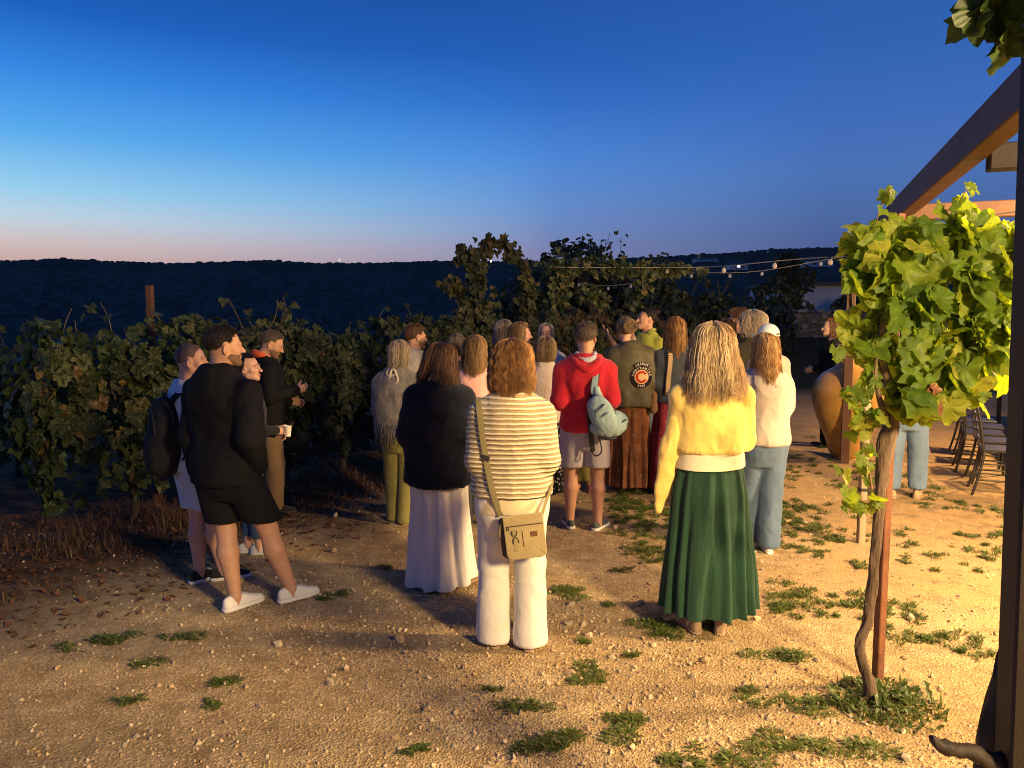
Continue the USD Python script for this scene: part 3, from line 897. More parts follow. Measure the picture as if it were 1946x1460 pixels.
g = T(1090, 17)
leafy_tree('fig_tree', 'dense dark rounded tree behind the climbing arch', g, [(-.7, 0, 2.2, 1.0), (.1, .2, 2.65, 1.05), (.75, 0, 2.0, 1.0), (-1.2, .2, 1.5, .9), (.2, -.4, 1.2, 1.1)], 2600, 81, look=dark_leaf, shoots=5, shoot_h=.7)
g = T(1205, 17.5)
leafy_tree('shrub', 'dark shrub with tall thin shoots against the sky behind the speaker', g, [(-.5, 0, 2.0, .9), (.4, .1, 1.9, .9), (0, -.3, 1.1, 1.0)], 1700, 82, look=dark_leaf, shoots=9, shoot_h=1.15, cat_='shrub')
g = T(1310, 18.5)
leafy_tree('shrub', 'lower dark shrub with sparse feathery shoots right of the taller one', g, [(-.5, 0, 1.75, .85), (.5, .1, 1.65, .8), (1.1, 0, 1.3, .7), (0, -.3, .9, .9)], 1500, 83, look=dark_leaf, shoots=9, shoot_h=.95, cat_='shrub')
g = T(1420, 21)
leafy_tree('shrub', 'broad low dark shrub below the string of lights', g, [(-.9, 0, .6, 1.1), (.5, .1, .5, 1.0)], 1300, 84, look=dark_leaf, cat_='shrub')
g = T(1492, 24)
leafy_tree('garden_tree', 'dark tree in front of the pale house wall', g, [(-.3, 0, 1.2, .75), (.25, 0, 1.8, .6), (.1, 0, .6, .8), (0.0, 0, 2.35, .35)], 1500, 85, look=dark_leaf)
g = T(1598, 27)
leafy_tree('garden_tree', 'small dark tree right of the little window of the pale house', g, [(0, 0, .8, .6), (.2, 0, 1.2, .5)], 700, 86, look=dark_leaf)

# ---- far wood on the ridge and slopes
crown = trimesh.creation.icosphere(2)
cv = np.array(crown.vertices)
cv = cv * (0.75 + 0.5 * fbm(cv * 1.7, 3, 6))[:, None] * [1, 1, .8]
NW = 14000
az = np.radians(rng.uniform(-46, 44, NW))
rr = np.where(rng.random(NW) < .35, rng.uniform(860, 930, NW), np.sqrt(rng.uniform(300 ** 2, 900 ** 2, NW)))
fx, fy = rr * np.sin(az), rr * np.cos(az)
sz = rng.uniform(.9, 1.7, NW) * (1 + .7 * (rng.random(NW) < .06))
wood_dark = mat('far_wood_look', (0.026, 0.034, 0.020), 0.95, vary=.4, vscale=.3, spec=.05)
yaw = rng.uniform(0, PI, NW)
scatter('far_wood', [(cv, np.array(crown.faces))], [wood_dark], np.c_[fx, fy, land(fx, fy) + sz * .3], np.c_[np.cos(yaw), 0 * yaw, 0 * yaw, np.sin(yaw)], np.c_[sz * 1.3, sz * 1.3, sz], np.zeros(NW, int), 'dark wood covering the far hills up to the ridge')
# ------------------------------------------------------------------ pergola
P0, P2 = np.array([1.118, 1.6]), np.array([4.02, 8.9])
BL0, BL1 = np.array([1.30, 1.42]), np.array([4.07, 9.0])
brown = mat('brown_paint', (0.10, 0.046, 0.025), 0.6, bump=0.05, bscale=160, vary=0.2, vscale=9)
shaded_brown = mat('shaded_brown', (0.017, 0.010, 0.007), 0.7, bump=0.12, bscale=120, vary=0.25, vscale=9)  # the brown darkened: shade of the near parts painted into the colour
bd = (BL1 - BL0) / np.linalg.norm(BL1 - BL0)
bang = math.degrees(math.atan2(bd[1], bd[0])) - 90
pg = thing('pergola', 'brown painted pergola frame with a long beam running away on the right', 'pergola', (0, 0, 0))
BZ = 2.54


def beam(name, a, b, z, w, h, m=brown, label=None):
    a, b = np.array(a), np.array(b)
    L = np.linalg.norm(b - a)
    ang = math.degrees(math.atan2((b - a)[1], (b - a)[0])) - 90
    return part(pg, name, box((w, L, h), (*((a + b) / 2), z), rot('z', ang), bevel=.006), m, smooth=False, label=label)


beam('beam', BL0 - bd * .4, BL1 + bd * .1, BZ, .09, .155)
Rp = rot('z', bang)
part(pg, 'post', box((.13, .13, 2.66), (P0[0] + .055, P0[1], 1.23), rot('y', -1.3) @ Rp, bevel=.006), shaded_brown, smooth=False, label='dark square post at the right picture edge')
part(pg, 'post', box((.10, .10, 2.46), (BL1[0], BL1[1], 1.18), Rp, bevel=.006), brown, smooth=False, label='far brown post beside the big jar')
part(pg, 'knee_brace', box((.05, .05, .42), (BL1[0] + .16, BL1[1] - .02, 2.27), rot('y', -48), bevel=.004), brown, smooth=False)
pn = np.array([bd[1], -bd[0]])
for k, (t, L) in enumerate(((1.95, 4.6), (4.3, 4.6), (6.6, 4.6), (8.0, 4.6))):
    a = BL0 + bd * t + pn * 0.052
    beam('rafter', a, a + pn * L, BZ - .075 + (.07 if k else 0), .08, .11, brown if k else shaded_brown)  # first rafter has its shade painted in, the rest stay plain brown
beam('far_beam', BL0 + pn * 4.7 - bd * .2, BL1 + pn * 4.7, BZ, .10, .17)
for t in (0.2, 8.0):
    q = BL0 + pn * 4.7 + bd * t
    part(pg, 'post', box((.10, .10, 2.46), (q[0], q[1], 1.18), Rp, bevel=.006), brown, smooth=False)

# ------------------------------------------------------------------ strings of lights
glass = usdkit.material(stage, '/World/Looks/bulb_glass', {'p': ('principled_bsdf', {'base_color': (.5, .48, .43), 'roughness': .15, 'subsurface_weight': 0.0}), 't': ('translucent_bsdf', {'color': (.9, .85, .75)}), 'm': ('mix_closure', {'fac': .35})}, [('p.BSDF', 'm.closure1'), ('t.BSDF', 'm.closure2')], surface='m.closure')
black_plastic = mat('black_plastic', (0.02, 0.02, 0.02), 0.5, vary=.1)
pale_wire = mat('pale_wire', (0.42, 0.36, 0.28), 0.6, vary=.1)
bulb_prof = [(0.0, -.105), (.018, -.10), (.030, -.083), (.033, -.066), (.026, -.045), (.016, -.028), (.0155, -.02), (0, -.02)]


def lights(label, pts, bulbs, y_size=1.0, wire=.006):
    q = np.array(pts)
    o = q[0]
    th = thing('string_lights', label, 'string lights', o)
    line = curve(q - o, 40)
    part(th, 'wire', tube(line, wire, 5), pale_wire)
    for b in bulbs:
        i = int(np.argmin([abs((973 + 1416 * (p[0] + o[0]) / (p[1] + o[1])) - b) for p in line]))
        p = line[i]
        v, f = lathe(bulb_prof, 14)
        s_ = part(th, 'socket', tube([p + [0, 0, .005], p + [0, 0, -.03 * y_size]], .016 * y_size, 8), black_plastic)
        part(th, 'bulb', (v * y_size + p, f), glass)
    return th


lights('near string of pale bulbs from the far pergola post to the leafy garland', [(4.02, 8.95, 2.50), at(1500, 494, 9.6), at(1400, 504, 10.4), at(1330, 508, 11.3), at(1200, 509, 11.55), at(1036, 507, 11.55)], [1575, 1469, 1368, 1271], 0.95, .006)
lights('lower fainter string of pale bulbs behind the garland', [at(1700, 480, 13), at(1552, 497, 13.5), at(1445, 515, 14), at(1380, 519, 14.3), at(1315, 519, 14.6), at(1190, 540, 14.8), at(1100, 536, 15)], [1552, 1445, 1380, 1315, 1190, 1160, 1100], 0.9, .004)
lights('short string of lights hung above the lit vine leaves', [at(1775, 414, 4.3), at(1860, 411, 4.1), at(1960, 398, 3.9)], [], 1.0, .004)

# ------------------------------------------------------------------ the big jar
jar_look = mat('ochre_glaze', (0.42, 0.235, 0.055), 0.38, bump=.12, bscale=14, vary=.28, vscale=4, spec=.5, coat=.25)
jar_dark = mat('jar_rim', (0.34, 0.18, 0.06), 0.6, vary=.25)
jar = thing('amphora', 'big ochre glazed amphora jar standing by the far pergola post', 'jar', (4.25, 9.35, 0))
prof = [(0, .02), (.17, .02), (.20, .06), (.24, .18), (.32, .38), (.40, .60), (.435, .78), (.425, .90), (.36, 1.03), (.25, 1.12), (.165, 1.18), (.135, 1.26), (.13, 1.36)]
sp = curve([(a, 0, b) for a, b in prof[1:]], 60)
part(jar, 'body', lathe([(0, .02)] + [(p[0], p[2]) for p in sp], 56), jar_look)
part(jar, 'rim', lathe([(.13, 1.36), (.15, 1.385), (.185, 1.40), (.19, 1.425), (.17, 1.44), (.13, 1.43), (.11, 1.38), (.10, 1.2)], 48), jar_dark)
for sg in (-1, 1):
    q = curve([(sg * .125, 0, 1.35), (sg * .22, 0, 1.36), (sg * .27, 0, 1.25), (sg * .24, 0, 1.13)], 16)
    part(jar, 'handle', tube(q @ rot('z', 60).T, .026, 10), jar_look)
part(jar, 'foot', lathe([(0, -.02), (.21, -.02), (.215, 0.0), (.19, .02), (.17, .03)], 40), jar_dark)

# ------------------------------------------------------------------ table and chairs under the pergola
pale_wood = mat('pale_slats', (0.52, 0.40, 0.25), 0.6, bump=.2, bscale=30, vary=.12, vscale=12, aniso=(1, .1, 1))
iron = mat('dark_iron', (0.028, 0.024, 0.021), 0.42, bump=.08, bscale=80, vary=.2, metal=.3, spec=.5)
TA, TL = pix(1902, 946)[:2], 6.0
td = pix(1853, 873)[:2] - TA
td /= np.linalg.norm(td)
tn = np.array([td[1], -td[0]])
tang = math.degrees(math.atan2(td[1], td[0])) - 90
tb = thing('long_table', 'long pale slatted wooden table behind the dark post', 'table', (TA[0] + td[0] * (TL / 2 - .4) + tn[0] * .95, TA[1] + td[1] * (TL / 2 - .4) + tn[1] * .95, 0), tang)
for k in range(9):
    part(tb, 'slat', box((.096, TL, .03), (-.4 + k * .1, 0, .745), bevel=.005), pale_wood, smooth=False)
for y in (-TL * .42, 0, TL * .42):
    part(tb, 'batten', box((.84, .07, .04), (0, y, .709), bevel=.004), pale_wood, smooth=False)
    for x in (-.36, .36):
        part(tb, 'leg', box((.06, .06, .689), (x, y, .3445), bevel=.005), iron, smooth=False)
chair_labels = ['nearest dark iron chair of the row, closest to the black post', 'second dark iron chair of the row, counted from the camera', 'middle dark iron chair in the row beside the table', 'fourth dark iron chair of the row, second from the far end', 'farthest dark iron chair of the row, seen against the pale gravel']


def chair():
    """Faces +x (towards the table), its slatted back at -x."""
    th = thing('iron_chair', chair_labels[0], 'chair', (0, 0, 0), 0, 'row of iron chairs along the table')
    part(th, 'seat', box((.40, .40, .022), (0.02, 0, .46), bevel=.008), iron, smooth=False)
    for sy in (-1, 1):
        part(th, 'leg', tube(curve([(-.16, sy * .18, .45), (-.20, sy * .19, .2), (-.25, sy * .20, 0)], 8), .014, 7), iron)
        part(th, 'leg', tube([(.19, sy * .18, .45), (.22, sy * .19, 0)], .014, 7), iron)
        part(th, 'back_post', tube(curve([(-.17, sy * .185, .45), (-.20, sy * .185, .7), (-.25, sy * .185, .92)], 9), .013, 7), iron)
    for z, x in ((.57, -.185), (.65, -.193), (.73, -.205), (.81, -.222), (.89, -.243)):
        part(th, 'back_rail', tube(curve([(x, -.185, z), (x - .02, 0, z), (x, .185, z)], 7), .011 if z < .88 else .016, 7), iron)
    for sy in (-1, 1):
        part(th, 'stretcher', tube([(-.215, sy * .19, .16), (.205, sy * .187, .16)], .008, 6), iron)
    return th


c0 = chair()
for k in range(5):
    c = TA + td * (.18 + k * .60) + tn * (.05 * math.sin(k * 2.3))
    rz = tang + 4 * math.sin(k * 1.7)
    if k == 0:
        xf = UsdGeom.Xformable(c0)
        xf.ClearXformOpOrder()
        xf.AddTranslateOp().Set((float(c[0]), float(c[1]), 0.0))
        xf.AddRotateZOp().Set(rz)
    else:
        twin(c0, 'iron_chair', chair_labels[k], (c[0], c[1], 0), rz, 'row of iron chairs along the table', 'chair')

# ------------------------------------------------------------------ dry stone wall, pale house, far roofs and lights
stone_dark = [mat('wall_stone_a', (0.12, 0.115, 0.11), .95, bump=.6, bscale=30, vary=.3), mat('wall_stone_b', (0.17, 0.16, 0.145), .95, bump=.6, bscale=30, vary=.3), mat('wall_stone_c', (0.085, 0.082, 0.08), .95, bump=.6, bscale=30, vary=.3)]
wl = thing('dry_stone_wall', 'low dark dry stone wall on the bank in front of the pale house', 'wall', (8.2, 22.6, 1.08))
wr = np.random.default_rng(5)
z, n = 0.0, 0
core = box((11.2, .34, .84), (1.2, .06, .36))
part(wl, 'core', core, stone_dark[2], smooth=False)
while z < .86 and n < 298:
    x, hh = -4.4 + wr.uniform(0, .2), wr.uniform(.13, .2)
    while x < 6.8 and n < 298:
        w = wr.uniform(.18, .42)
        v, f = pebble(900 + n % 40, .9)
        v = v / np.abs(v).max(0) * [w * .52, .2, hh * .53]
        part(wl, 'stone', (v + [x + w / 2, -.10 + wr.uniform(-.03, .03), z + hh / 2 + wr.uniform(-.015, .015)], f), stone_dark[n % 3], smooth=False)
        x += w
        n += 1
    z += hh * .93
plaster = mat('pale_plaster', (0.36, 0.36, 0.38), .9, bump=.2, bscale=12, vary=.08, vscale=2)
dark_glass = mat('dark_pane', (0.01, 0.011, 0.013), .1, spec=.6, vary=.1)
tile = mat('roof_tile', (0.10, 0.07, 0.055), .9, bump=.4, bscale=20, vary=.25)
hc = at(1560, 560, 33)
hs = thing('pale_house', 'pale plastered house wall with one small dark window behind the tree', 'house', (hc[0], hc[1], 0))
part(hs, 'wall', cat(box((2.2, .3, 3.3), (-.75, 0, 1.45)), box((.5, .3, 3.3), (1.16, 0, 1.45)), box((.56, .3, 2.0), (.63, 0, .80)), box((.56, .3, .8), (.63, 0, 2.70)), box((3.2, 4, 3.3), (-.2, 2.2, 1.45))), plaster, smooth=False)
part(hs, 'roof', box((3.6, 4.7, .14), (-.2, 2.0, 3.17), bevel=.02), tile, smooth=False)
wn = part(hs, 'window', cat(box((.56, .06, .05), (.63, -.05, 1.83)), box((.56, .06, .05), (.63, -.05, 2.28)), box((.05, .06, .40), (.375, -.05, 2.055)), box((.05, .06, .40), (.885, -.05, 2.055))), mat('window_frame', (.18, .16, .14), .7), smooth=False)
part(wn, 'pane', box((.46, .02, .40), (.63, -.03, 2.055)), dark_glass, smooth=False)
part(wn, 'sill', box((.7, .12, .05), (.63, -.17, 1.775), bevel=.008), stone_dark[1], smooth=False)


def far_house(label, px, py, y, w, h):
    c = at(px, py, y)
    b = thing('far_house', label, 'house', (c[0], c[1], c[2] - h / 2))
    part(b, 'wall', box((w, w * .8, h), (0, 0, h / 2)), plaster, smooth=False)
    part(b, 'roof', cat((np.array([[-.53 * w, -.45 * w, h], [.53 * w, -.45 * w, h], [.53 * w, .45 * w, h], [-.53 * w, .45 * w, h], [-.53 * w, 0, h * 1.45], [.53 * w, 0, h * 1.45]]), np.array([[0, 1, 5], [0, 5, 4], [2, 3, 4], [2, 4, 5], [0, 4, 3], [1, 2, 5], [0, 3, 2], [0, 2, 1]]))), tile, smooth=False)
    for sx in (-.25, .22):
        part(b, 'window', box((w * .14, .3, h * .3), (sx * w, -.4 * w, h * .55)), dark_glass, smooth=False)
    return b


far_house('far pale building on the slope just above the lower string of lights', 1552, 503, 120, 4, 1.0)
far_house('tiny far pale building left of the far tree on the slope', 1400, 509, 210, 5, 1.3)
far_house('tiny far pale building on the hill beside the climbing arch', 1340, 496, 420, 12, 1.8)
warm = usdkit.material(stage, '/World/Looks/far_light_look', {'e': ('emission', {'color': (1, .85, .6), 'strength': .35})}, [], surface='e.emission')
for lab, px, py, y, r_ in (('far street lamp lit on the ridge left of the climbing arch', 645, 494, 880, .7), ('far lit lamp on the ridge above the nearest pale bulb', 1418, 481, 880, 1.7), ('fainter far lamp on the ridge left of the brighter one', 1381, 483, 880, 1.1), ('far lamp lit on the slope below the ridge', 1404, 506, 205, .4), ('far lamp at the left end of the ridge', 52, 509, 850, 1.0), ('far lamp on the ridge inside the leafy arch', 933, 497, 870, 1.1)):
    c = at(px, py, y)
    b = thing('far_lamp', lab, 'street lamp', (c[0], c[1], c[2]))
    part(b, 'lantern', (np.array(trimesh.creation.icosphere(1).vertices) * r_, np.array(trimesh.creation.icosphere(1).faces)), warm)
    part(b, 'pole', box((r_ * .3, r_ * .3, r_ * 8), (0, 0, -r_ * 5.05)), iron, smooth=False)

# ------------------------------------------------------------------ stakes and the lit vine on the right
sk = pix(1635, 1034)
s1 = thing('vine_stake', 'pale square wooden stake with a dark tie left of the vine trunk', 'stake', (sk[0], sk[1], 0))
part(s1, 'stake', box((.052, .052, 1.72), (0, 0, .83), bevel=.006), grey_wood, smooth=False)
part(s1, 'tie', box((.06, .06, .03), (0, 0, .44), bevel=.006), black_plastic, smooth=False)
s2 = thing('steel_stake', 'rust brown square steel stake just behind the vine trunk', 'stake', (*pix(1667, 1300)[:2], 0))
part(s2, 'stake', box((.042, .042, 2.3), (0, 0, 1.12), rot('z', 20), bevel=.004), mat('stake_rust', (0.16, 0.062, 0.028), 0.75, bump=0.2, bscale=90, vary=0.35, vscale=10), smooth=False)

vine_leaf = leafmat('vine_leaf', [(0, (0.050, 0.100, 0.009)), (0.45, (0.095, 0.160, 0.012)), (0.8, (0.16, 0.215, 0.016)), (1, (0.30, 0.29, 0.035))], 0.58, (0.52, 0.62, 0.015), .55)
vr = np.random.default_rng(77)
vb = pix(1657, 1335)
vine = thing('lit_grapevine', 'lamp lit vine with crooked trunk and bright green leaves on the right', 'grapevine', vb)
tr = curve([(0, 0, -.06), (-.012, 0, .06), (-.045, -.01, .17), (-.075, -.01, .28), (-.045, 0, .36), (-.028, .01, .44), (-.022, 0, .6), (-.012, 0, .8), (.0, .01, 1.0), (.012, .02, 1.16), (.035, .02, 1.30), (.06, .03, 1.38)], 60)
part(vine, 'trunk', tube(tr, np.r_[np.linspace(.032, .022, 10), np.full(34, .022), np.linspace(.023, .036, 10), np.linspace(.036, .026, 6)], 18, bumps=.5, seed=3), wood_look)
top = tr[-1]
arms = [([top + [0, 0, -.03], (.02, .02, 1.50), (-.03, .0, 1.62), (.0, .05, 1.85), (-.05, .05, 2.12)], .022), ([top + [-.03, 0, -.06], (-.03, 0, 1.43), (-.06, -.02, 1.52), (-.05, 0, 1.62)], .016),
        ([top, (.2, .02, 1.46), (.42, .0, 1.62), (.66, .03, 1.86)], .018), ([(.2, .02, 1.46), (.36, -.06, 1.70), (.5, -.02, 2.0)], .012), ([(0, .05, 1.85), (.2, .08, 2.05), (.42, .05, 2.2)], .012),
        ([(.42, 0, 1.62), (.55, -.1, 1.60), (.72, -.1, 1.70)], .009), ([(.02, .02, 1.5), (-.1, .1, 1.72), (-.12, .12, 2.0)], .012)]
for q, r_ in arms:
    part(vine, 'arm', tube(curve(q, 14), np.linspace(r_, r_ * .45, 14), 8, bumps=.3, seed=int(r_ * 1e4)), wood_look if r_ > .011 else twig_look)
# the leaf mass: an uneven curtain, thick to the right
N = 400
blob = [(-.02, .05, 2.05, .15, .20), (.16, .05, 2.10, .22, .16), (.05, .02, 1.78, .17, .2), (.30, .0, 1.82, .22, .22), (.52, .0, 1.95, .2, .24), (.62, .05, 1.98, .13, .20), (.28, -.04, 1.50, .22, .15), (.40, -.03, 1.66, .16, .11), (.08, -.03, 1.45, .1, .12), (.30, .1, 2.2, .18, .12), (.62, .03, 2.12, .13, .15)]
wt = np.array([b[3] * b[4] for b in blob])
pick = vr.choice(len(blob), N, p=wt / wt.sum())
B = np.array(blob)[pick]
d = vr.normal(size=(N, 3))
d /= np.linalg.norm(d, axis=1, keepdims=True)
rad = vr.random(N) ** .4 * (1 + .25 * vr.random(N) ** 4)
LP = B[:, :3] + d * rad[:, None] * np.c_[B[:, 3] * 1.1, np.full(N, .13), B[:, 4] * 1.1]
# loose shoots at the left: two by the stake and one low
shoots = [([(-.05, .0, 1.50), (-.12, -.03, 1.60), (-.21, -.02, 1.63)], 9), ([(-.02, .0, 1.30), (-.09, -.05, 1.34), (-.17, -.05, 1.46), (-.20, -.05, 1.48)], 16), ([(-.06, -.03, 1.02), (-.10, -.04, 1.20), (-.15, -.05, 1.37)], 16), ([(-.02, 0, .95), (-.12, -.05, .98), (-.21, -.04, 1.12)], 14), ([(-.03, 0, 1.9), (-.08, .0, 2.2), (-.02, 0, 2.36)], 9), ([(.3, .05, 2.15), (.33, .05, 2.34), (.36, .05, 2.38)], 8)]
SP, SS = [], []
for q, n in shoots:
    w = curve(q, 12)
    part(vine, 'shoot', tube(w, np.linspace(.005, .002, 12), 6), twig_look)
    for j in range(n):
        SP.append(w[2 + vr.integers(10)] + vr.normal(0, .028, 3))
        SS.append(vr.uniform(.045, .075))
LP = np.vstack([LP, SP])
LS = np.r_[vr.uniform(.085, .15, N), SS]
LN = np.c_[vr.normal(0, .5, len(LP)) + .25, vr.normal(0, .5, len(LP)) - .85, vr.uniform(.1, .8, len(LP))]
order = np.argsort(LP[:, 1])
ls = leaves_on(LP, LN, LS, vr, True, .45)
for j in order[:295]:
    part(vine, 'leaf', ls[j], vine_leaf, smooth=True)
part(vine, 'foliage', cat(*[ls[j] for j in order[295:]]), vine_leaf, smooth=False, kind='stuff')
dry_leaf = leafmat('dry_leaf', [(0, (0.16, 0.06, 0.03)), (1, (0.24, 0.12, 0.05))], .25, (.3, .12, .04))
for k in range(5):
    v, f = leaf(vr, .07)
    part(vine, 'dead_leaf', (v @ aim((.2, -1, .2), (0, 0, -1), vr).T + [.13 + vr.normal(0, .03), -.12, 1.46 + vr.normal(0, .04)], f), dry_leaf, label='curled dead brown leaf')
# leafy weed round its foot
wd = thing('weed_clump', 'bright leafy weed clump at the foot of the vine trunk', 'weed', (vb[0] + .06, vb[1] - .02, 0))
lv = []
for k in range(90):
    a = vr.uniform(0, 2 * PI)
    L = vr.uniform(.05, .13)
    q = np.array([vr.normal(0, .09), vr.normal(0, .07), 0])
    el = vr.uniform(.25, 1.1)
    dr = np.array([math.cos(a) * math.cos(el), math.sin(a) * math.cos(el), math.sin(el)])
    sd = np.array([-math.sin(a), math.cos(a), 0])
    w = L * .14
    tip = q + dr * L - [0, 0, L * .25]
    m_ = q + dr * L * .55
    lv.append((np.array([q, m_ + sd * w + [0, 0, w * .5], m_, m_ - sd * w + [0, 0, w * .5], tip]), np.array([[0, 1, 2], [0, 2, 3], [1, 4, 2], [2, 4, 3]])))
for k, l in enumerate(lv[:60]):
    part(wd, 'leaf', l, grass_look, smooth=False)
part(wd, 'foliage', cat(*lv[60:], weed(500, .24, .026, vr), blades(260, .24, .03, .08, vr)), grass_look, smooth=False, kind='stuff')

# ------------------------------------------------------------------ the vine at the near post, shade put into its colours
nv = thing('dark_grapevine', 'vine darkened as in shade at the near dark post, its leaves at the top right', 'grapevine', (1.16, 1.66, 0))
part(nv, 'trunk', tube(curve([(.06, .02, -.05), (.0, -.02, .3), (-.03, 0, .55), (-.02, .03, .62), (.04, .06, .9), (.08, .05, 1.5), (.06, 0, 2.3), (.0, -.1, 2.6)], 50), np.linspace(.045, .02, 50), 14, bumps=.8, seed=9), shaded_brown)
part(nv, 'twig', tube(curve([np.array(at(px_, py_, 1.6)) - [1.16, 1.66, 0] for px_, py_ in ((1905, 1445), (1868, 1440), (1840, 1428), (1805, 1424), (1772, 1400))], 16), np.r_[np.linspace(.022, .015, 11), .019, .016, .013, .012, .007], 9, bumps=.7, seed=4), shaded_brown)
shade_leaf = leafmat('shade_leaf', [(0, (0.018, 0.040, 0.008)), (1, (0.040, 0.070, 0.012))], 0.3, (0.14, 0.2, 0.01))  # vine greens darkened in place of real shade
nl = []
for c, n, sp, sz in ((at(1885, -12, 1.42) - [1.16, 1.66, 0], 6, .02, (.06, .085)), (at(1940, 10, 1.42) - [1.16, 1.66, 0], 6, .025, (.06, .09)), (at(1932, 60, 1.42) - [1.16, 1.66, 0], 3, .008, (.05, .075)), ((.12, -.02, 2.62), 14, .07, (.09, .12))):
    P_ = np.array(c) + vr.normal(size=(n, 3)) * [sp, sp, sp * .8]
    nl += leaves_on(P_, np.c_[vr.normal(0, .6, n), np.full(n, -.7), vr.normal(0, .4, n)], vr.uniform(*sz, n), vr, True, .5)
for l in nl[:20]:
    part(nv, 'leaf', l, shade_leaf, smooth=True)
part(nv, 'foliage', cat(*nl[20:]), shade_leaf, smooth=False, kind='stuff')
# ------------------------------------------------------------------ people: heads, hands, shoes, hair
CR_C, CR_R = np.array([0, -.012, .035]), np.array([.077, .098, .087])


def head_mesh(male, h=.0062):
    s = Soft((-.13, -.15, -.24), (.13, .16, .16), h)
    s.ell(CR_C, CR_R, .02)
    s.ell((0, .032, -.028), (.060, .062, .086) if male else (.056, .060, .080), .03)
    jw = .050 if male else .043
    for sg in (-1, 1):
        s.cap((sg * jw, .0, -.058), (sg * .016, .072, -.098 if male else -.092), .022, .017, .025)
        s.cap((sg * .05, .045, -.022), (sg * .035, .072, -.03), .016, .014, .02)                      # cheekbone
        s.cap((sg * .045, .080, .020), (sg * .012, .094, .020), .010 if male else .007, .010, .014)   # brow
        s.ell((sg * .078, -.012, -.012), (.010, .021, .032), .006, R=rot('z', sg * 22) @ rot('x', -12))  # ear
        s.ell((sg * .084, -.008, -.008), (.006, .011, .016), .004, 'cut')
        s.ell((sg * .0315, .096, .001), (.015, .010, .010), .008, 'cut')                              # eye socket
        s.ell((sg * .0315, .083, .0), (.0125, .0125, .0115), .003)                                    # eyeball with lids
    s.cap((0, .094, .006), (0, .117, -.030), .0075, .0125, .012)                                      # nose
    for sg in (-1, 1):
        s.ell((sg * .012, .103, -.034), (.008, .009, .007), .006)
    s.cap((-.017, .089, -.060), (.017, .089, -.060), .0075, .0075, .007)                              # lips
    s.cap((-.013, .088, -.070), (.013, .088, -.070), .0075, .0075, .007)
    s.cap((-.02, .1, -.0652), (.02, .1, -.0652), .0022, .0022, .003, 'cut')
    s.ell((0, .080, -.098), (.020, .017, .016), .015)                                                 # chin
    n = .056 if male else .046
    s.cap((0, -.022, -.05), (0, -.036, -.19), n, n * 1.12, .03)
    if male:
        s.ell((0, .018, -.135), (.012, .012, .014), .01)
    return s.mesh()


def beard_mesh():
    s = Soft((-.13, -.15, -.24), (.13, .16, .16), .006)
    s.ell((0, .032, -.030), (.0620, .0645, .0875), .03)
    for sg in (-1, 1):
        s.cap((sg * .050, .0, -.058), (sg * .016, .073, -.099), .0238, .019, .025)
    s.ell((0, .082, -.100), (.024, .020, .020), .015)
    s.cap((-.02, .096, -.050), (.02, .096, -.050), .009, .009, .008)
    s.clip((0, .5, 1), (0, .09, -.044))
    s.clip((0, -1, 0), (0, -.012, 0))
    s.ell((0, .105, -.063), (.017, .02, .010), .003, 'cut')
    return s.mesh()


def hand_mesh(curl, spread=5, thumb=35, h=.0042):
    """A right hand, wrist at the origin, fingers towards +y, palm facing -z, thumb at -x."""
    s = Soft((-.10, -.035, -.11), (.07, .20, .045), h)
    for a, b, ra, rb in (((-.022, .0, 0), (-.029, .085, .002), .016, .0125), ((-.006, 0, .002), (-.0095, .090, .004), .016, .0125), ((.010, 0, .001), (.0105, .087, .003), .016, .012), ((.022, .004, -.002), (.029, .078, -.001), .014, .0115)):
        s.cap(a, b, ra, rb, .012)
    s.cap((0, -.035, 0), (0, .02, 0), .024, .024, .015)
    s.cap((-.02, .015, -.008), (-.040, .045, -.014), .015, .0125, .012)
    for (bx, by, bz), L, rad, az in (((-.030, .086, .002), (.043, .026, .021), .0088, -spread), ((-.0098, .092, .004), (.047, .029, .022), .0090, -spread / 3), ((.0105, .088, .003), (.044, .027, .021), .0087, spread / 3), ((.0295, .079, -.001), (.034, .021, .018), .0077, spread)):
        p = np.array([bx, by, bz])
        ang = 0.0
        for k in range(3):
            ang += curl[k]
            d = rot('z', -az) @ np.array([0, math.cos(math.radians(ang)), -math.sin(math.radians(ang))])
            q = p + d * L[k]
            s.cap(p, q, rad * (1 - .08 * k), rad * (.93 - .08 * k), .004)
            p = q
    p = np.array([-.040, .045, -.014])
    for k, (L, a) in enumerate(((.034, 0), (.028, 18))):
        d = rot('z', thumb - a) @ np.array([0, .93, -.35 - .2 * k])
        q = p + d / np.linalg.norm(d) * L
        s.cap(p, q, .0105 - .001 * k, .0095 - .0015 * k, .004)
        p = q
    return s.mesh()


HEADS = {'m': head_mesh(True), 'f': head_mesh(False)}
HEADS_FAR = {'m': head_mesh(True, .0078), 'f': head_mesh(False, .0078)}
BEARD = beard_mesh()
HANDS = {'rest': hand_mesh((18, 28, 18)), 'grip': hand_mesh((55, 70, 40), 2, 20), 'open': hand_mesh((4, 10, 8), 8, 50)}
HANDS_FAR = {'rest': hand_mesh((18, 28, 18), h=.0056), 'grip': hand_mesh((55, 70, 40), 2, 20, h=.0050), 'open': hand_mesh((4, 10, 8), 8, 50, h=.0050)}


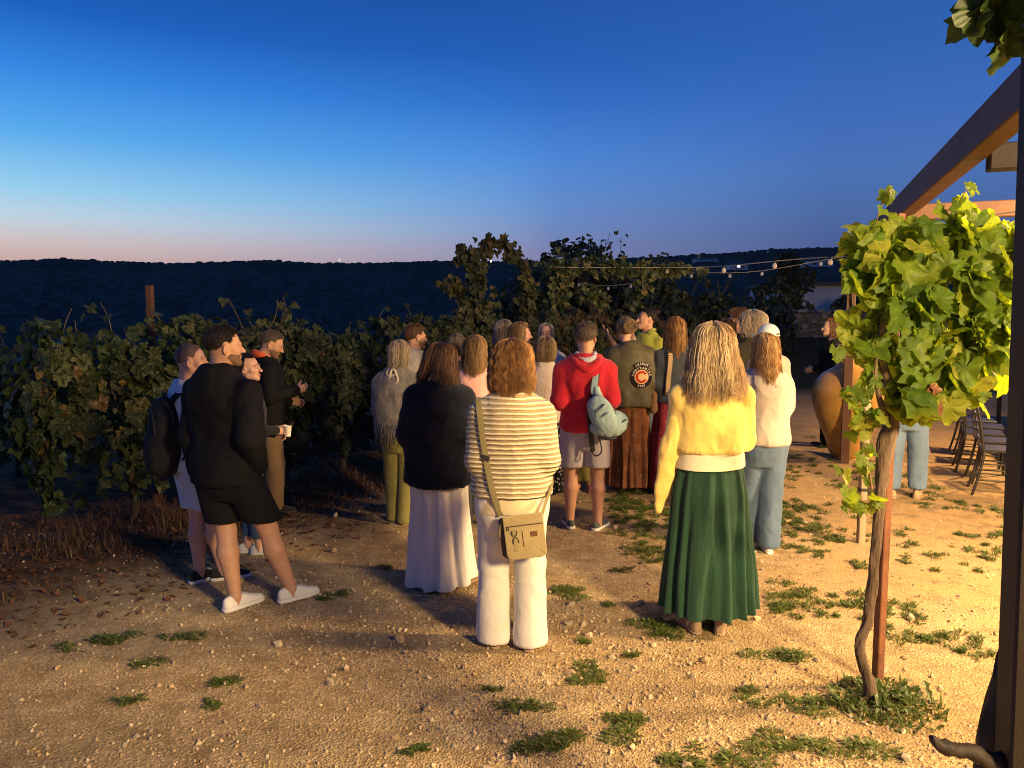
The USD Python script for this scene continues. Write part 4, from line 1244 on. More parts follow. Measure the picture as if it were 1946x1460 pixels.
def shoe_meshes(kind):
    """(upper, sole, inside) of a right shoe: ankle over the origin, toe towards +y, ground at z = 0."""
    ys = np.array([-.085, -.075, -.05, 0, .05, .10, .14, .17, .19, .20])
    w = np.array([.014, .026, .034, .034, .036, .042, .044, .038, .026, .010])
    hh = {'sneaker': np.array([.070, .084, .094, .096, .088, .070, .056, .050, .042, .028]), 'slip': np.array([.062, .070, .074, .066, .062, .062, .054, .048, .040, .026]), 'boot': np.array([.13, .15, .16, .16, .11, .075, .060, .052, .042, .028]), 'flat': np.array([.03, .04, .045, .035, .03, .035, .038, .034, .030, .02])}[kind]
    s = Soft((-.07, -.12, -.01), (.07, .23, .20), .0055)
    X, Y, Z = s.ax[0][:, None, None], s.ax[1][None, :, None], s.ax[2][None, None, :]
    f = lambda q: np.interp(s.ax[1], ys, q)[None, :, None]
    W, H_ = f(w), f(hh)
    d = ((np.abs((X - .004 * np.sin((Y) * 12)) / W) ** 2.6 + np.abs(np.maximum(Z, 0) / H_) ** 2.6) ** (1 / 2.6) - 1) * np.minimum(W, H_)
    d = np.maximum(d, np.maximum(ys[0] - Y, Y - ys[-1]) + 0 * d)
    base = d.astype(np.float32)
    st = .026 if kind in ('sneaker', 'slip') else .016
    s.F = np.maximum(base, np.broadcast_to(st - Z, base.shape)).astype(np.float32)
    up = s.mesh()
    s.F = np.maximum(base - .0035, np.broadcast_to(np.maximum(Z - st, .001 - Z), base.shape)).astype(np.float32)
    so = s.mesh()
    return up, so


SHOES = {k: shoe_meshes(k) for k in ('sneaker', 'slip', 'boot', 'flat')}


def foot_mesh():
    s = Soft((-.07, -.12, -.02), (.07, .22, .16), .0058)
    s.cap((0, -.02, .10), (0, -.045, .035), .036, .032, .02)
    s.cap((0, -.02, .07), (.004, .09, .030), .034, .026, .03)
    s.cap((-.012, .08, .022), (-.02, .13, .018), .022, .018, .02)
    s.cap((.018, .08, .020), (.02, .11, .016), .020, .015, .02)
    for k in range(5):
        x = -.026 + .0135 * k
        s.cap((x, .125 - .010 * k, .014), (x, .158 - .013 * k, .011), .0105 - .0009 * k, .009 - .0009 * k, .004)
    return s.mesh()


FOOT = foot_mesh()

# ------------------------------------------------------------------ hair
_hm = {}


def hairmat(c, c2):
    """(three tones of strands, core) of one hair colour."""
    key = tuple(c) + tuple(c2)
    if key not in _hm:
        k = len(_hm)
        c, c2 = np.array(c), np.array(c2)

        def one(name, a, b, rough, bump):
            n = {'tc': ('texture_coordinate', {}), 'map': ('mapping', {'scale': (1, 1, .12)}), 'n': ('noise_texture', {'scale': 55.0, 'detail': 4.0, 'roughness': .7}), 'ramp': ('rgb_ramp', {'ramp': [(.32, tuple(a)), (.66, tuple(b))]}), 'p': ('principled_bsdf', {'roughness': rough, 'specular_ior_level': .28})}
            ln = [('tc.object', 'map.vector'), ('map.vector', 'n.vector'), ('n.fac', 'ramp.fac'), ('ramp.color', 'p.base_color')]
            if bump:
                n['b'] = ('bump', {'strength': .8, 'distance': .01})
                ln += [('n.fac', 'b.height'), ('b.normal', 'p.normal')]
            return usdkit.material(stage, f'/World/Looks/{name}_{k}', n, ln, surface='p.BSDF')
        _hm[key] = ([one('hair_dark', c * .5, c * .9, .5, False), one('hair_mid', c * .7, c * .6 + c2 * .4, .5, False), one('hair_light', c * .6 + c2 * .4, c2, .5, False)], one('hair_core', c * .4, c * .8, .6, True))
    return _hm[key]


def hair_line(h, th, dep, u, ph):
    """Points of hanging strands in head coordinates. th: angle from the back of the head, dep: 0 inside .. 1 outside, u: 0 root .. 1 tip."""
    th, dep, ph = (np.asarray(a, float)[:, None] for a in (th, dep, ph))
    u = np.atleast_2d(np.asarray(u, float))
    t = h['vol'] * (.3 + .7 * dep)
    cap_s, phe = .172, math.radians(96)
    front = np.clip((np.abs(th) - h.get('face', 1.75)) / .25, 0, 1)
    D = (.028 - h['len']) * (1 + .05 * np.sin(th * 7 + ph)) * (1 - h.get('layer', .12) * dep)
    D = D * (1 - h.get('short_side', 0.0) * np.clip((np.abs(th) - .8) / .8, 0, 1))
    total = (cap_s + D) * (1 - front) + .082 * front
    s = u * total
    phi = .10 + np.minimum(s, cap_s) / cap_s * (phe - .10)
    drop = np.maximum(s - cap_s, 0)
    v = drop / np.maximum(D, 1e-3)
    lift = np.clip(s / .05, .7, 1)
    rx, rz = CR_R[0] + t * lift, CR_R[2] + t * h.get('top', .7)
    ry = np.where(np.cos(th) > 0, CR_R[1] + t * lift, CR_R[1] * .98 + t * .5)
    g = 1 + h.get('flare', 0) * v - h.get('tuck', 0) * np.clip(v - .55, 0, 1) ** 2 * 4
    th2 = th * (1 - h.get('gather', 0) * v)
    sn, cs, sp = np.sin(th2), np.cos(th2), np.sin(phi)
    # the parting pushes the crown to one side
    px = h.get('part', 0.0) * np.exp(-s / .05)
    x = rx * sp * sn * g + px
    y = -ry * sp * cs * g + CR_C[1] - h.get('back', 0) * v
    z = CR_C[2] + rz * np.cos(phi) - drop
    amp = h.get('wave', .004) * np.clip(s / .10, 0, 1) * (.6 + .4 * dep)
    k = 2 * PI * s / h.get('pitch', .09)
    a, b = amp * np.sin(k + ph), amp * np.cos(k * 1.13 + ph * 1.7)
    x = x + a * cs + b * .7 * sn
    y = y + a * sn - b * .7 * cs
    z = z + a * .25
    return np.stack([x, y, z], -1)


def long_hair(h, n, m, r):
    tm = h.get('reach', 2.9)
    shell_t = np.linspace(-tm, tm, 90)
    u = np.linspace(0, .84, 34)
    ph = 6 * fbm(np.c_[shell_t * 2.2, shell_t * 0, shell_t * 0 + 3], 2, h['seed'])
    lump = .30 + .5 * (fbm(np.c_[shell_t * 6, shell_t * 0, shell_t * 0], 2, h['seed'] + 1) - .5)
    P = hair_line({**h, 'wave': h.get('wave', .004) * .3}, shell_t, lump, u, 6.3 * ph)
    inner = P[:, ::-1] * 1.0
    nrm = P - np.array([0, -.012, 0])
    nrm[..., 2] *= .2
    nrm /= np.linalg.norm(nrm, axis=-1, keepdims=True) + 1e-9
    inner = (P - nrm * min(.016, h['vol'] * .5 + .006))[:, ::-1]
    Q = np.concatenate([P, inner], 1)
    a, b = Q.shape[:2]
    i, j = np.meshgrid(np.arange(a - 1), np.arange(b - 1), indexing='ij')
    q = np.stack([i * b + j, i * b + j + 1, (i + 1) * b + j + 1, (i + 1) * b + j], -1).reshape(-1, 4)
    shell = (Q.reshape(-1, 3), np.vstack([q[:, [0, 1, 2]], q[:, [0, 2, 3]]]))
    # strands hang together in locks
    lk = h.get('locks', 46)
    ct, cd, cp = r.uniform(-tm, tm, lk), .35 + .75 * r.random(lk), r.uniform(0, 6.3, lk)
    c = r.integers(0, lk, n)
    th = ct[c] + r.normal(0, h.get('loose', .13), n)
    dep = np.clip(cd[c] + r.normal(0, .10, n), .2, 1.3)
    lines = hair_line(h, np.clip(th, -tm, tm), dep, np.linspace(.0, 1, m)[None] ** .85 * np.clip(r.normal(.98, .07, (n, 1)), .75, 1.1), cp[c] + r.normal(0, .35, n))
    lines += r.normal(0, h.get('fuzz', .0012), lines.shape) * np.linspace(.2, 1, m)[None, :, None]
    fly = r.random(n) < .07
    lines[fly] += r.normal(0, .010, (int(fly.sum()), 1, 3)) * np.linspace(0, 1, m)[None, :, None] + r.normal(0, .003, (int(fly.sum()), m, 3))
    tone = np.clip((r.integers(0, 3, lk)[c] + r.integers(-1, 2, n) * (r.random(n) < .45)), 0, 2)
    return shell, lines, tone


def short_hair(h, n, r):
    """A close cut: a thin cap with short strands lying along the skull."""
    th = np.linspace(-PI, PI, 73)
    lim = np.interp(np.abs(th), [0, .9, 1.3, 1.5, 1.68, 1.9, 2.05, 2.4, PI], np.radians([128, 124, 112, 90, 90, 97, 72, 58, 50 - h.get('up', 0)]))
    u = np.linspace(0, 1, 22)
    phi = lim[:, None] * u[None]
    top = np.clip(1.25 - phi / 1.5, 0, 1)
    t = h['side'] + (h['vol'] - h['side']) * top
    t = t * np.clip((1.02 - u[None]) / .12, .08, 1)

    def surf(th_, phi_, t_):
        d = np.stack([np.sin(phi_) * np.sin(th_), -np.sin(phi_) * np.cos(th_), np.cos(phi_)], -1)
        nn = d / CR_R
        nn /= np.linalg.norm(nn, axis=-1, keepdims=True)
        return CR_C + d * CR_R + nn * t_[..., None], nn
    q = np.stack([np.sin(phi) * np.sin(th)[:, None], np.sin(phi) * np.cos(th)[:, None], np.cos(phi)], -1)
    P, _ = surf(th[:, None] + 0 * phi, phi, t * (.72 + .5 * fbm(q * 7 + h['seed'], 3, h['seed'])))
    a, b = P.shape[:2]
    i, j = np.meshgrid(np.arange(a - 1), np.arange(b - 1), indexing='ij')
    f = np.stack([i * b + j, i * b + j + 1, (i + 1) * b + j + 1, (i + 1) * b + j], -1).reshape(-1, 4)
    shell = (P.reshape(-1, 3), np.vstack([f[:, [0, 1, 2]], f[:, [0, 2, 3]]]))
    st = r.uniform(-PI, PI, n)
    sl = np.interp(np.abs(st), np.abs(th[36:]), lim[36:])
    sp = np.arccos(1 - (1 - np.cos(sl)) * r.random(n))
    tt = h['side'] + (h['vol'] - h['side']) * np.clip(1.25 - sp / 1.5, 0, 1)
    root, nn = surf(st, sp, tt * .4)
    tang = np.stack([np.cos(sp) * np.sin(st), -np.cos(sp) * np.cos(st), -np.sin(sp)], -1)
    L = (tt * .8 + .004)[:, None] * (.7 + .6 * r.random((n, 1)))
    w = r.normal(0, .35, (n, 3))
    tip = root + nn * L * .60 + (tang + w * .6) * L * 1.1
    mid = root + nn * L * .5 + (tang + w) * L * .3
    return shell, np.stack([root, mid, tip], 1), r.integers(0, 3, n)


def strands(parent, lines, width, m, taper=.5):
    n, k = lines.shape[:2]
    c = UsdGeom.BasisCurves.Define(stage, path_of(parent, 'hair_strands'))
    c.CreateTypeAttr('linear')
    c.CreatePointsAttr(Vt.Vec3fArray.FromNumpy(lines.reshape(-1, 3).astype(np.float32)))
    c.CreateCurveVertexCountsAttr(Vt.IntArray.FromNumpy(np.full(n, k, np.int32)))
    w = (width * np.linspace(1, taper, k)[None] * np.ones((n, 1))).ravel()
    c.CreateWidthsAttr(Vt.FloatArray.FromNumpy(w.astype(np.float32)))
    c.SetWidthsInterpolation('vertex')
    UsdShade.MaterialBindingAPI.Apply(c.GetPrim()).Bind(m)
    c.GetPrim().SetCustomDataByKey('kind', 'stuff')
    return c


# ------------------------------------------------------------------ people: bodies and clothes
TZ = np.array([.70, .78, .84, .92, 1.0, 1.08, 1.18, 1.28, 1.36, 1.42, 1.46, 1.50])
TA_ = {'m': np.array([.12, .150, .158, .166, .160, .154, .160, .172, .166, .132, .086, .060]), 'f': np.array([.12, .158, .168, .174, .152, .132, .136, .146, .140, .112, .072, .050])}
TB_ = {'m': np.array([.09, .106, .112, .116, .108, .104, .112, .120, .116, .098, .078, .060]), 'f': np.array([.09, .114, .120, .120, .102, .094, .106, .116, .106, .088, .068, .052])}
TCY = np.array([-.005, -.01, -.012, -.012, 0, .005, .002, -.005, -.015, -.022, -.025, -.028])


def person(label, base, rz, H, sex, skin, feet=None, arms=('front', 'front'), head=(0, 0), hair=None, top=None, bottom=None, shoes=None, w=1.0, lean=0.0, face=False, beard=None, near=1.0, hands=('rest', 'rest'), group=None, hx=0.0):
    """One standing person. base: world x, y (z optional); rz 0 faces away from the camera, +90 faces left; feet: world positions and toe directions."""
    k = H / 1.75
    base = np.array([*base, 0.0])[:3]
    if feet is not None:
        base[:2] = np.mean([f[:2] for f in feet], 0) if not base[:2].any() else base[:2]
    gz = float(land(base[0], base[1]))
    th = thing('person', label, 'person', (base[0], base[1], gz + base[2]), rz, group)
    R = rot('z', -rz)
    r = np.random.default_rng(int(abs(base[0] * 977 + base[1] * 131)) + 5)
    dist = float(np.hypot(base[0], base[1]))
    far_ = dist > 5.8
    hv = .0095 * near * float(np.interp(dist, [4.6, 5.6, 6.6, 8], [1.0, 1.15, 1.4, 1.75]))

    def add(name, m, mt, parent=None, smooth=True, lab=None, kind=None):
        return part(parent or th, name, (np.asarray(m[0]) * k, m[1]), mt, smooth=smooth, label=lab, kind=kind)
    # joints
    if feet is None:
        F = [(-.095, 0, 8), (.095, .01, -8)]
    else:
        F = [((*(R[:2, :2] @ ((np.array(f[:2]) - base[:2]) / k)), f[2] - rz)) for f in feet]
    sh_x = (.182 if sex == 'm' else .156) * w
    ru, re, rw = (.050, .040, .027) if sex == 'm' else (.042, .034, .023)
    tilt = lambda p: np.array([p[0], p[1] + lean * max(p[2] - .95, 0), p[2]])
    J = {}
    for i, sx in enumerate((-1, 1)):
        S = np.array([sx * sh_x, -.02, 1.362])
        a = arms[i]
        if not isinstance(a, str):
            E, W = np.array(a[0], float), np.array(a[1], float)
        else:
            E, W = {'front': (S + [sx * .022, -.03, -.265], [sx * .045, .20, 1.06]), 'down': (S + [sx * .035, -.015, -.28], S + [sx * .05, .05, -.53]), 'crossed': (S + [sx * .028, .035, -.265], [-sx * .09, .215, 1.13]),
                    'pocket': (S + [sx * .075, -.07, -.26], [sx * .19, .06, .90]), 'chest': (S + [sx * .055, .03, -.27], [sx * .07, .27, 1.29]), 'back': (S + [sx * .08, -.08, -.27], [sx * .03, -.17, .98])}[a]
        J[i] = [tilt(S), tilt(E), tilt(np.array(W))]
    legs = []
    for i, sx in enumerate((-1, 1)):
        hp = np.array([sx * .088 * w, -.005, .88])
        an = np.array([F[i][0], F[i][1] - .0, .085])
        kn = (hp + an) / 2 + [sx * .006, .022, .0]
        legs.append((hp, kn, an))
    ta, tb = TA_[sex] * w, TB_[sex] * (.5 + .5 * w)
    tcy = TCY + lean * np.maximum(TZ - .95, 0)
    # ---- the body: one continuous mesh with head and hands
    bare_limbs = (bottom or {}).get('kind') == 'shorts' or (top or {}).get('sleeve', 2) < 1
    s = Soft((-.55, -.42, .0), (.55, .62, 1.62), hv * (1.12 if bare_limbs else 1.5))
    s.loft(TZ, ta, tb, 0, tcy, grow=-.016)
    slv = (top or {}).get('sleeve', 2)
    for i in (0, 1):
        S, E, W = J[i]
        nk = tilt(np.array([(i * 2 - 1) * .035, -.03, 1.475]))
        s.cap(nk, S + [0, 0, .0], .030, .034, .03)
        thin = .008 if slv >= 2 else 0.0
        s.cap(S, E, ru - thin, re - thin, .02)
        s.cap(E, E + (W - E) * .35, re - thin, re - thin * .6, .015)
        s.cap(E + (W - E) * .35, W, re - thin * .6, rw, .012)
        hp, kn, an = legs[i]
        bare = (bottom or {}).get('kind') == 'shorts'
        th_ = 0 if bare else .012
        lw = (.55 + .5 * w) if bare else 1.0
        s.cap(hp, kn, (.088 - th_) * lw, (.056 - th_) * lw, .02)
        cf = kn + (an - kn) * .33 + [0, -.012, 0]
        s.cap(kn, cf, (.053 - th_) * lw, (.060 - th_) * lw, .02)
        s.cap(cf, an, (.059 - th_) * lw, .037, .02)
        s.cap(an, an - [0, 0, .05], .036, .034, .01)
    ns = np.array([0, -.028 + lean * .5, 1.44])
    hc = np.array([hx, .005 + lean * .66, 1.637])
    hR = rot('z', head[0]) @ rot('x', head[1])
    piv = hc + [0, -.025, -.09]
    put = lambda v: (np.asarray(v) - [0, -.025, -.09]) @ hR.T + piv
    s.cap(ns, piv + [0, -.005, -.01], .058 if sex == 'm' else .049, .05 if sex == 'm' else .043, .03)
    pieces = [s.mesh()]
    hm = (HEADS_FAR if far_ and not face else HEADS)[sex]
    hs = 1.0 if sex == 'm' else .965
    pieces.append((put(hm[0] * hs), hm[1]))
    for i, sx in enumerate((-1, 1)):
        S, E, W = J[i]
        yv = (W - E) / np.linalg.norm(W - E)
        inward = np.array([-sx, 0, 0]) if yv[2] < -.6 else np.array([-sx * .5, -1.0, 0]) if abs(yv[0]) < .75 else np.array([0, -1.0, 0])
        z = -(inward - yv * (inward @ yv))
        z /= np.linalg.norm(z)
        x = np.cross(yv, z)
        v, f = (HANDS_FAR if far_ else HANDS)[hands[i]]
        v = v * (1.0 if sex == 'm' else .9)
        # the thumb points up or forward
        flip = 1.0 if i == 1 else -1.0
        v = v * [flip, 1, 1]
        f = f if flip > 0 else f[:, ::-1]
        pieces.append(((v @ np.stack([x, yv, z], 0)) + W, f))
    feet_m = []
    for i in (0, 1):
        Rf = rot('z', F[i][2])
        v = FOOT[0] * [1 if i else -1, 1, 1]
        fm = (v @ Rf.T + [F[i][0], F[i][1], 0.004], FOOT[1] if i else FOOT[1][:, ::-1])
        feet_m.append(fm)
    if not shoes or shoes[0] == 'sandal':
        pieces += feet_m
    add('body', cat(*pieces), skin)
    # ---- clothes
    out = {'th': th, 'k': k, 'J': J, 'head': lambda v: put(v) * k, 'add': add, 'base': base, 'rz': rz}
    if bottom:
        b = bottom
        if b['kind'] in ('trousers', 'shorts'):
            hem = b.get('hem', .04 if b['kind'] == 'trousers' else .52)
            s = Soft((-.5, -.4, max(hem - .06, -.03)), (.5, .4, 1.14), hv)
            zt = b.get('waist', 1.04)
            sel = TZ <= 1.2
            s.loft(TZ[sel], np.maximum(ta, .0)[sel] + b.get('hipx', 0), tb[sel] + b.get('hipx', 0) * .5, 0, tcy[sel], grow=.012, k=.03)
            for i in (0, 1):
                hp, kn, an = legs[i]
                rt, rk, rh = b.get('r', (.100, .072, .062))
                s.cap(hp + [0, -.004, -.02], kn, rt, rk, .02)
                e = an - [0, 0, .05]
                s.cap(kn, e, rk, rh, .03)
            s.clip((0, 0, 1), (0, 0, zt))
            s.clip((0, b.get('slope', 0), -1), (0, 0, hem))
            m = s.mesh()
            m = crumple(m, b.get('fold', .006), b.get('scale', 8), int(r.integers(99)), (1, 1, .55), mask=lambda v: np.clip(1.35 - v[:, 2], .35, 1))
            m = crumple(m, b.get('fine', .0016), 24, 3, (1, 1, .7))
            out['bottom'] = (m, add(b.get('name', b['kind']), m, b['mat']))
        else:
            m = skirt(b.get('waist', 1.05), b['hem'], b.get('rw', ta[4] + .02), b['rh'], b.get('pleats', 18), b.get('pamp', .02), int(r.integers(99)), b.get('c1', (0, .0)), b.get('sq', .74), b.get('hip', .0), b.get('uneven', .0))
            out['bottom'] = (m, add('skirt', m, b['mat']))
    if top:
        t = top
        g = t.get('grow', .016)
        hem = t['hem']
        s = Soft((-.60, -.42, hem - .05), (.60, .62, 1.66), hv)
        a, b_ = ta.copy(), tb.copy()
        bx = t.get('boxy', 0)
        if bx:
            a = np.where(TZ < 1.30, np.maximum(a, bx), a)
            b_ = np.where(TZ < 1.30, np.maximum(b_, t.get('boxd', bx * .62)), b_)
        s.loft(TZ, a, b_, 0, tcy, grow=g, k=.03, p=t.get('p', 2.3))
        sr = t.get('sleeve_r', (.012, .014, .012))
        for i in (0, 1):
            S, E, W = J[i]
            nk = tilt(np.array([(i * 2 - 1) * .035, -.03, 1.470]))
            s.cap(nk, S, .034 + g * .6, .036 + g * .8, .04)
            if slv <= 0:
                continue
            if slv < 1:
                s.cap(S, S + (E - S) * slv, ru + sr[0], re + sr[1] + .004, .03)
            else:
                s.cap(S, E, ru + sr[0], re + sr[1], .035)
                s.cap(E, E + (W - E) * (slv - 1 if slv < 2 else .96), re + sr[1], rw + sr[2], .02)
        if t.get('neck') == 'roll':
            s.cap(ns + [0, 0, .0], ns + [0, .012, .075], .072, .068, .02)
            s.clip((0, .12, 1), (0, ns[1], 1.535))
        elif t.get('neck') == 'hood':
            s.ell(ns + [0, -.055, .005], (.125, .075, .060), .03)
            s.cap(ns + [-.075, -.02, .045], ns + [0, -.085, .020], .038, .045, .03)
            s.cap(ns + [.075, -.02, .045], ns + [0, -.085, .020], .038, .045, .03)
            s.ell(ns + [0, -.115, -.075], (.095, .035, .065), .03)
            s.clip((0, -.1, 1), (0, ns[1], 1.535))
        elif t.get('neck') == 'collar':
            s.cap(ns + [0, -.002, .0], ns + [0, .0, .045], .076, .068, .015)
            s.clip((0, .35, 1), (0, ns[1], 1.505))
        else:
            s.clip((0, .40, 1), (0, ns[1], t.get('neck', 1.478)))
        s.clip((0, t.get('slope', 0), -1), (0, 0, hem))
        m = s.mesh()
        m = crumple(m, t.get('fold', .009), t.get('scale', 7), int(r.integers(99)), (1, 1, .6))
        m = crumple(m, t.get('fine', .0025), 22, 7, (1, 1, .8))
        out['top'] = (m, add(t.get('name', 'top'), m, t['mat']))
    # ---- shoes
    if shoes:
        kind, mu, ms = shoes
        for i in (0, 1):
            Rf = rot('z', F[i][2])
            if kind == 'sandal':
                so = SHOES['flat'][1]
                add('sandal', (so[0] * [1 if i else -1, 1, .7] @ Rf.T + [F[i][0], F[i][1], -.004], so[1] if i else so[1][:, ::-1]), ms)
                continue
            up, so = SHOES[kind]
            flip = np.array([1 if i else -1, 1, 1]) * (1.0 if sex == 'm' else .92)
            tr = lambda m: ((m[0] * flip) @ Rf.T + [F[i][0], F[i][1], .0], m[1] if i else m[1][:, ::-1])
            q = add('shoe', tr(up), mu)
            add('sole', tr(so), ms, parent=q)
            if kind in ('sneaker', 'slip'):
                lc = cat(*[tube([(-.016, y, z_), (0, y + .004, z_ + .006), (.016, y, z_)], .0035, 5) for y, z_ in ((.045, .088), (.062, .082), (.079, .075))])
                if kind == 'sneaker':
                    add('lace', tr(lc), ms, parent=q)
    # ---- face and hair
    if face:
        for sx in (-1, 1):
            e = np.array(trimesh.creation.icosphere(2).vertices)
            add('eye', (put(e * [.0065, .004, .0045] + [sx * .0315, .0935, .0]), np.array(trimesh.creation.icosphere(2).faces)), mat('eye_dark', (.02, .014, .01), .15, spec=.6))
            add('eyebrow', (lambda m: (put(m[0]), m[1]))(tube(curve([(sx * .012, .1015, .0195), (sx * .03, .099, .026), (sx * .048, .084, .021)], 7), [.002, .0034, .0036, .0036, .003, .0024, .0016], 6)), hairmat(*hair['col'])[1] if hair else mat('brow', (.05, .03, .02)))
        add('lips', (lambda m: (put(m[0]), m[1]))(cat(tube(curve([(-.019, .0895, -.064), (-.006, .0985, -.0605), (0, .0985, -.0615), (.006, .0985, -.0605), (.019, .0895, -.064)], 11), [.001, .0028, .0036, .004, .004, .004, .004, .004, .0036, .0028, .001], 6), tube(curve([(-.017, .0895, -.067), (0, .0975, -.0705), (.017, .0895, -.067)], 9), [.001, .003, .004, .0045, .0048, .0045, .004, .003, .001], 6))), mat('lip_skin', (.33, .12, .09), .5, spec=.35))
    if beard is not None:
        add('beard', (put(BEARD[0]), BEARD[1]), beard)
    if hair:
        hm_, hcore = hairmat(*hair['col'])
        if hair['kind'] == 'short':
            shell, ln, tone = short_hair(hair, int(hair.get('n', 1500)), r)
        else:
            shell, ln, tone = long_hair(hair, int(hair.get('n', 1500)), hair.get('m', 9), r)
        hp = add('hair', (put(shell[0] * hs), shell[1]), hcore)
        lw_ = put(ln.reshape(-1, 3) * hs).reshape(ln.shape) * k
        for q_ in range(3):
            strands(th, lw_[tone == q_], hair.get('width', .003), hm_[q_])
        if hair.get('bun'):
            c, rr_ = np.array(hair['bun'][0]), hair['bun'][1]
            ic = trimesh.creation.icosphere(3)
            v = np.array(ic.vertices)
            v = v * (rr_ * (.8 + .4 * fbm(v * 2.5 + 3, 3, 4)))[:, None] * [1, .75, 1] + c
            add('hair_bun', (put(v), np.array(ic.faces)), hcore)
            n = 420
            a0, tl = r.uniform(0, 2 * PI, n), r.normal(0, .5, n)
            uu = np.linspace(0, 1, 8)
            aa = a0[:, None] + uu[None] * r.uniform(1.2, 3.2, (n, 1))
            rad = rr_ * (1.0 + .28 * r.random((n, 1)))
            bl = np.stack([np.cos(aa) * rad, -np.abs(np.sin(tl))[:, None] * rad * .7 - .01 + 0 * aa, np.sin(aa) * rad * np.cos(tl)[:, None]], -1) + c + r.normal(0, .004, (n, 8, 3))
            strands(th, put(bl.reshape(-1, 3)).reshape(bl.shape) * k, .003, hm_[1])
    return out


def skirt(zw, zh, rw, rh, pleats, pamp, seed, c1=(0, 0), sq=.74, hip=0.0, uneven=0.0):
    n, m = 44, 220
    t = np.linspace(0, 1, n)[:, None]
    a = np.linspace(0, 2 * PI, m, endpoint=False)[None]
    q = np.stack([np.cos(a) * 2 + seed + 0 * t, np.sin(a) * 2 + 0 * t, 0.7 * t + 0 * a], -1)
    warp = 2.2 * (fbm(q * .8, 2, seed) - .5)
    ph = pleats * (a + warp * .55) + 0 * t
    wv = np.sin(ph) * .75 + .45 * np.sin(ph * .47 + 3 * warp) + .25 * np.sin(ph * 1.9 + 5 * warp)
    wv = np.sign(wv) * np.abs(wv) ** .75
    side = .5 + .9 * fbm(q * 1.3 + 5, 2, seed + 2)
    R_ = rw + (rh - rw) * (t ** .85) + hip * np.exp(-((t - .22) / .16) ** 2)
    R_ = R_ + pamp * (.18 + .82 * t) * wv * side + .02 * t * (fbm(q * 2.0, 3, seed + 1) - .5) * 2
    s_ = sq + (.92 - sq) * t
    z = zw + (zh + uneven * np.sin(a * 1.0 + .8) - zw) * t + .004 * np.sin(a * 9 + seed) * t
    P = np.stack([R_ * np.cos(a) + c1[0] * t, R_ * s_ * np.sin(a) + c1[1] * t - .008, z], -1)
    fold = P[-1:] * [.985, .985, 1] + [0, 0, .002]
    up = P[-6:-5] * [.975, .975, 1]
    P = np.concatenate([P, fold, up], 0)
    n = len(P)
    i, j = np.meshgrid(np.arange(n - 1), np.arange(m), indexing='ij')
    f = np.stack([i * m + j, (i + 1) * m + j, (i + 1) * m + (j + 1) % m, i * m + (j + 1) % m], -1).reshape(-1, 4)
    return P.reshape(-1, 3), np.vstack([f[:, [0, 1, 2]], f[:, [0, 2, 3]]])


def surface_y(m, back=True):
    """A function (x, z) -> y of the back (or front) of a garment, to lay straps and badges on it."""
    from scipy.interpolate import LinearNDInterpolator, NearestNDInterpolator
    v, f = m
    n = vnormals(v, f)
    sgn = np.sign(np.sum(n * (v - v.mean(0)), 1).mean())
    ok = (n[:, 1] * sgn < -.15) if back else (n[:, 1] * sgn > .15)
    q = v[ok]
    # keep the outermost of the layers
    key = np.round(q[:, [0, 2]] / .02).astype(int)
    ext = {}
    for (a, b), y in zip(map(tuple, key), q[:, 1]):
        e = ext.get((a, b))
        ext[(a, b)] = y if e is None else (min(e, y) if back else max(e, y))
    keep = np.array([abs(y - ext[(a, b)]) < .02 for (a, b), y in zip(map(tuple, key), q[:, 1])])
    q = q[keep]
    li, ne = LinearNDInterpolator(q[:, [0, 2]], q[:, 1]), NearestNDInterpolator(q[:, [0, 2]], q[:, 1])

    def y_of(x, z):
        y = li(x, z)
        return np.where(np.isnan(y), ne(x, z), y)
    return y_of
# ------------------------------------------------------------------ cloth
def cloth(name, c, rough=.85, bump=.25, bscale=180, vary=.10, vscale=5, sheen=.12, spec=.15, aniso=(1, 1, 1), c2=None):
    return mat(name, c, rough, bump, bscale, vary, vscale, spec, sheen, color2=c2, aniso=aniso)


def skinmat(name, c):
    m = mat(name, c, .52, .10, 220, .10, 22, .35)
    return m


fair, tan, rosy, brown_skin = skinmat('skin_fair', (.58, .34, .23)), skinmat('skin_tan', (.48, .26, .16)), skinmat('skin_rosy', (.54, .29, .20)), skinmat('skin_brown', (.30, .155, .09))
stubble = mat('stubble', (.17, .095, .062), .75, bump=.5, bscale=300, vary=.3, vscale=40)
white_rubber = mat('white_rubber', (.68, .66, .62), .6, vary=.06)
tan_rubber = mat('tan_rubber', (.32, .22, .13), .7, vary=.1)
dark_rubber = mat('dark_rubber', (.03, .03, .03), .7, vary=.1)
white_canvas = cloth('white_canvas', (.70, .68, .63), bscale=260)


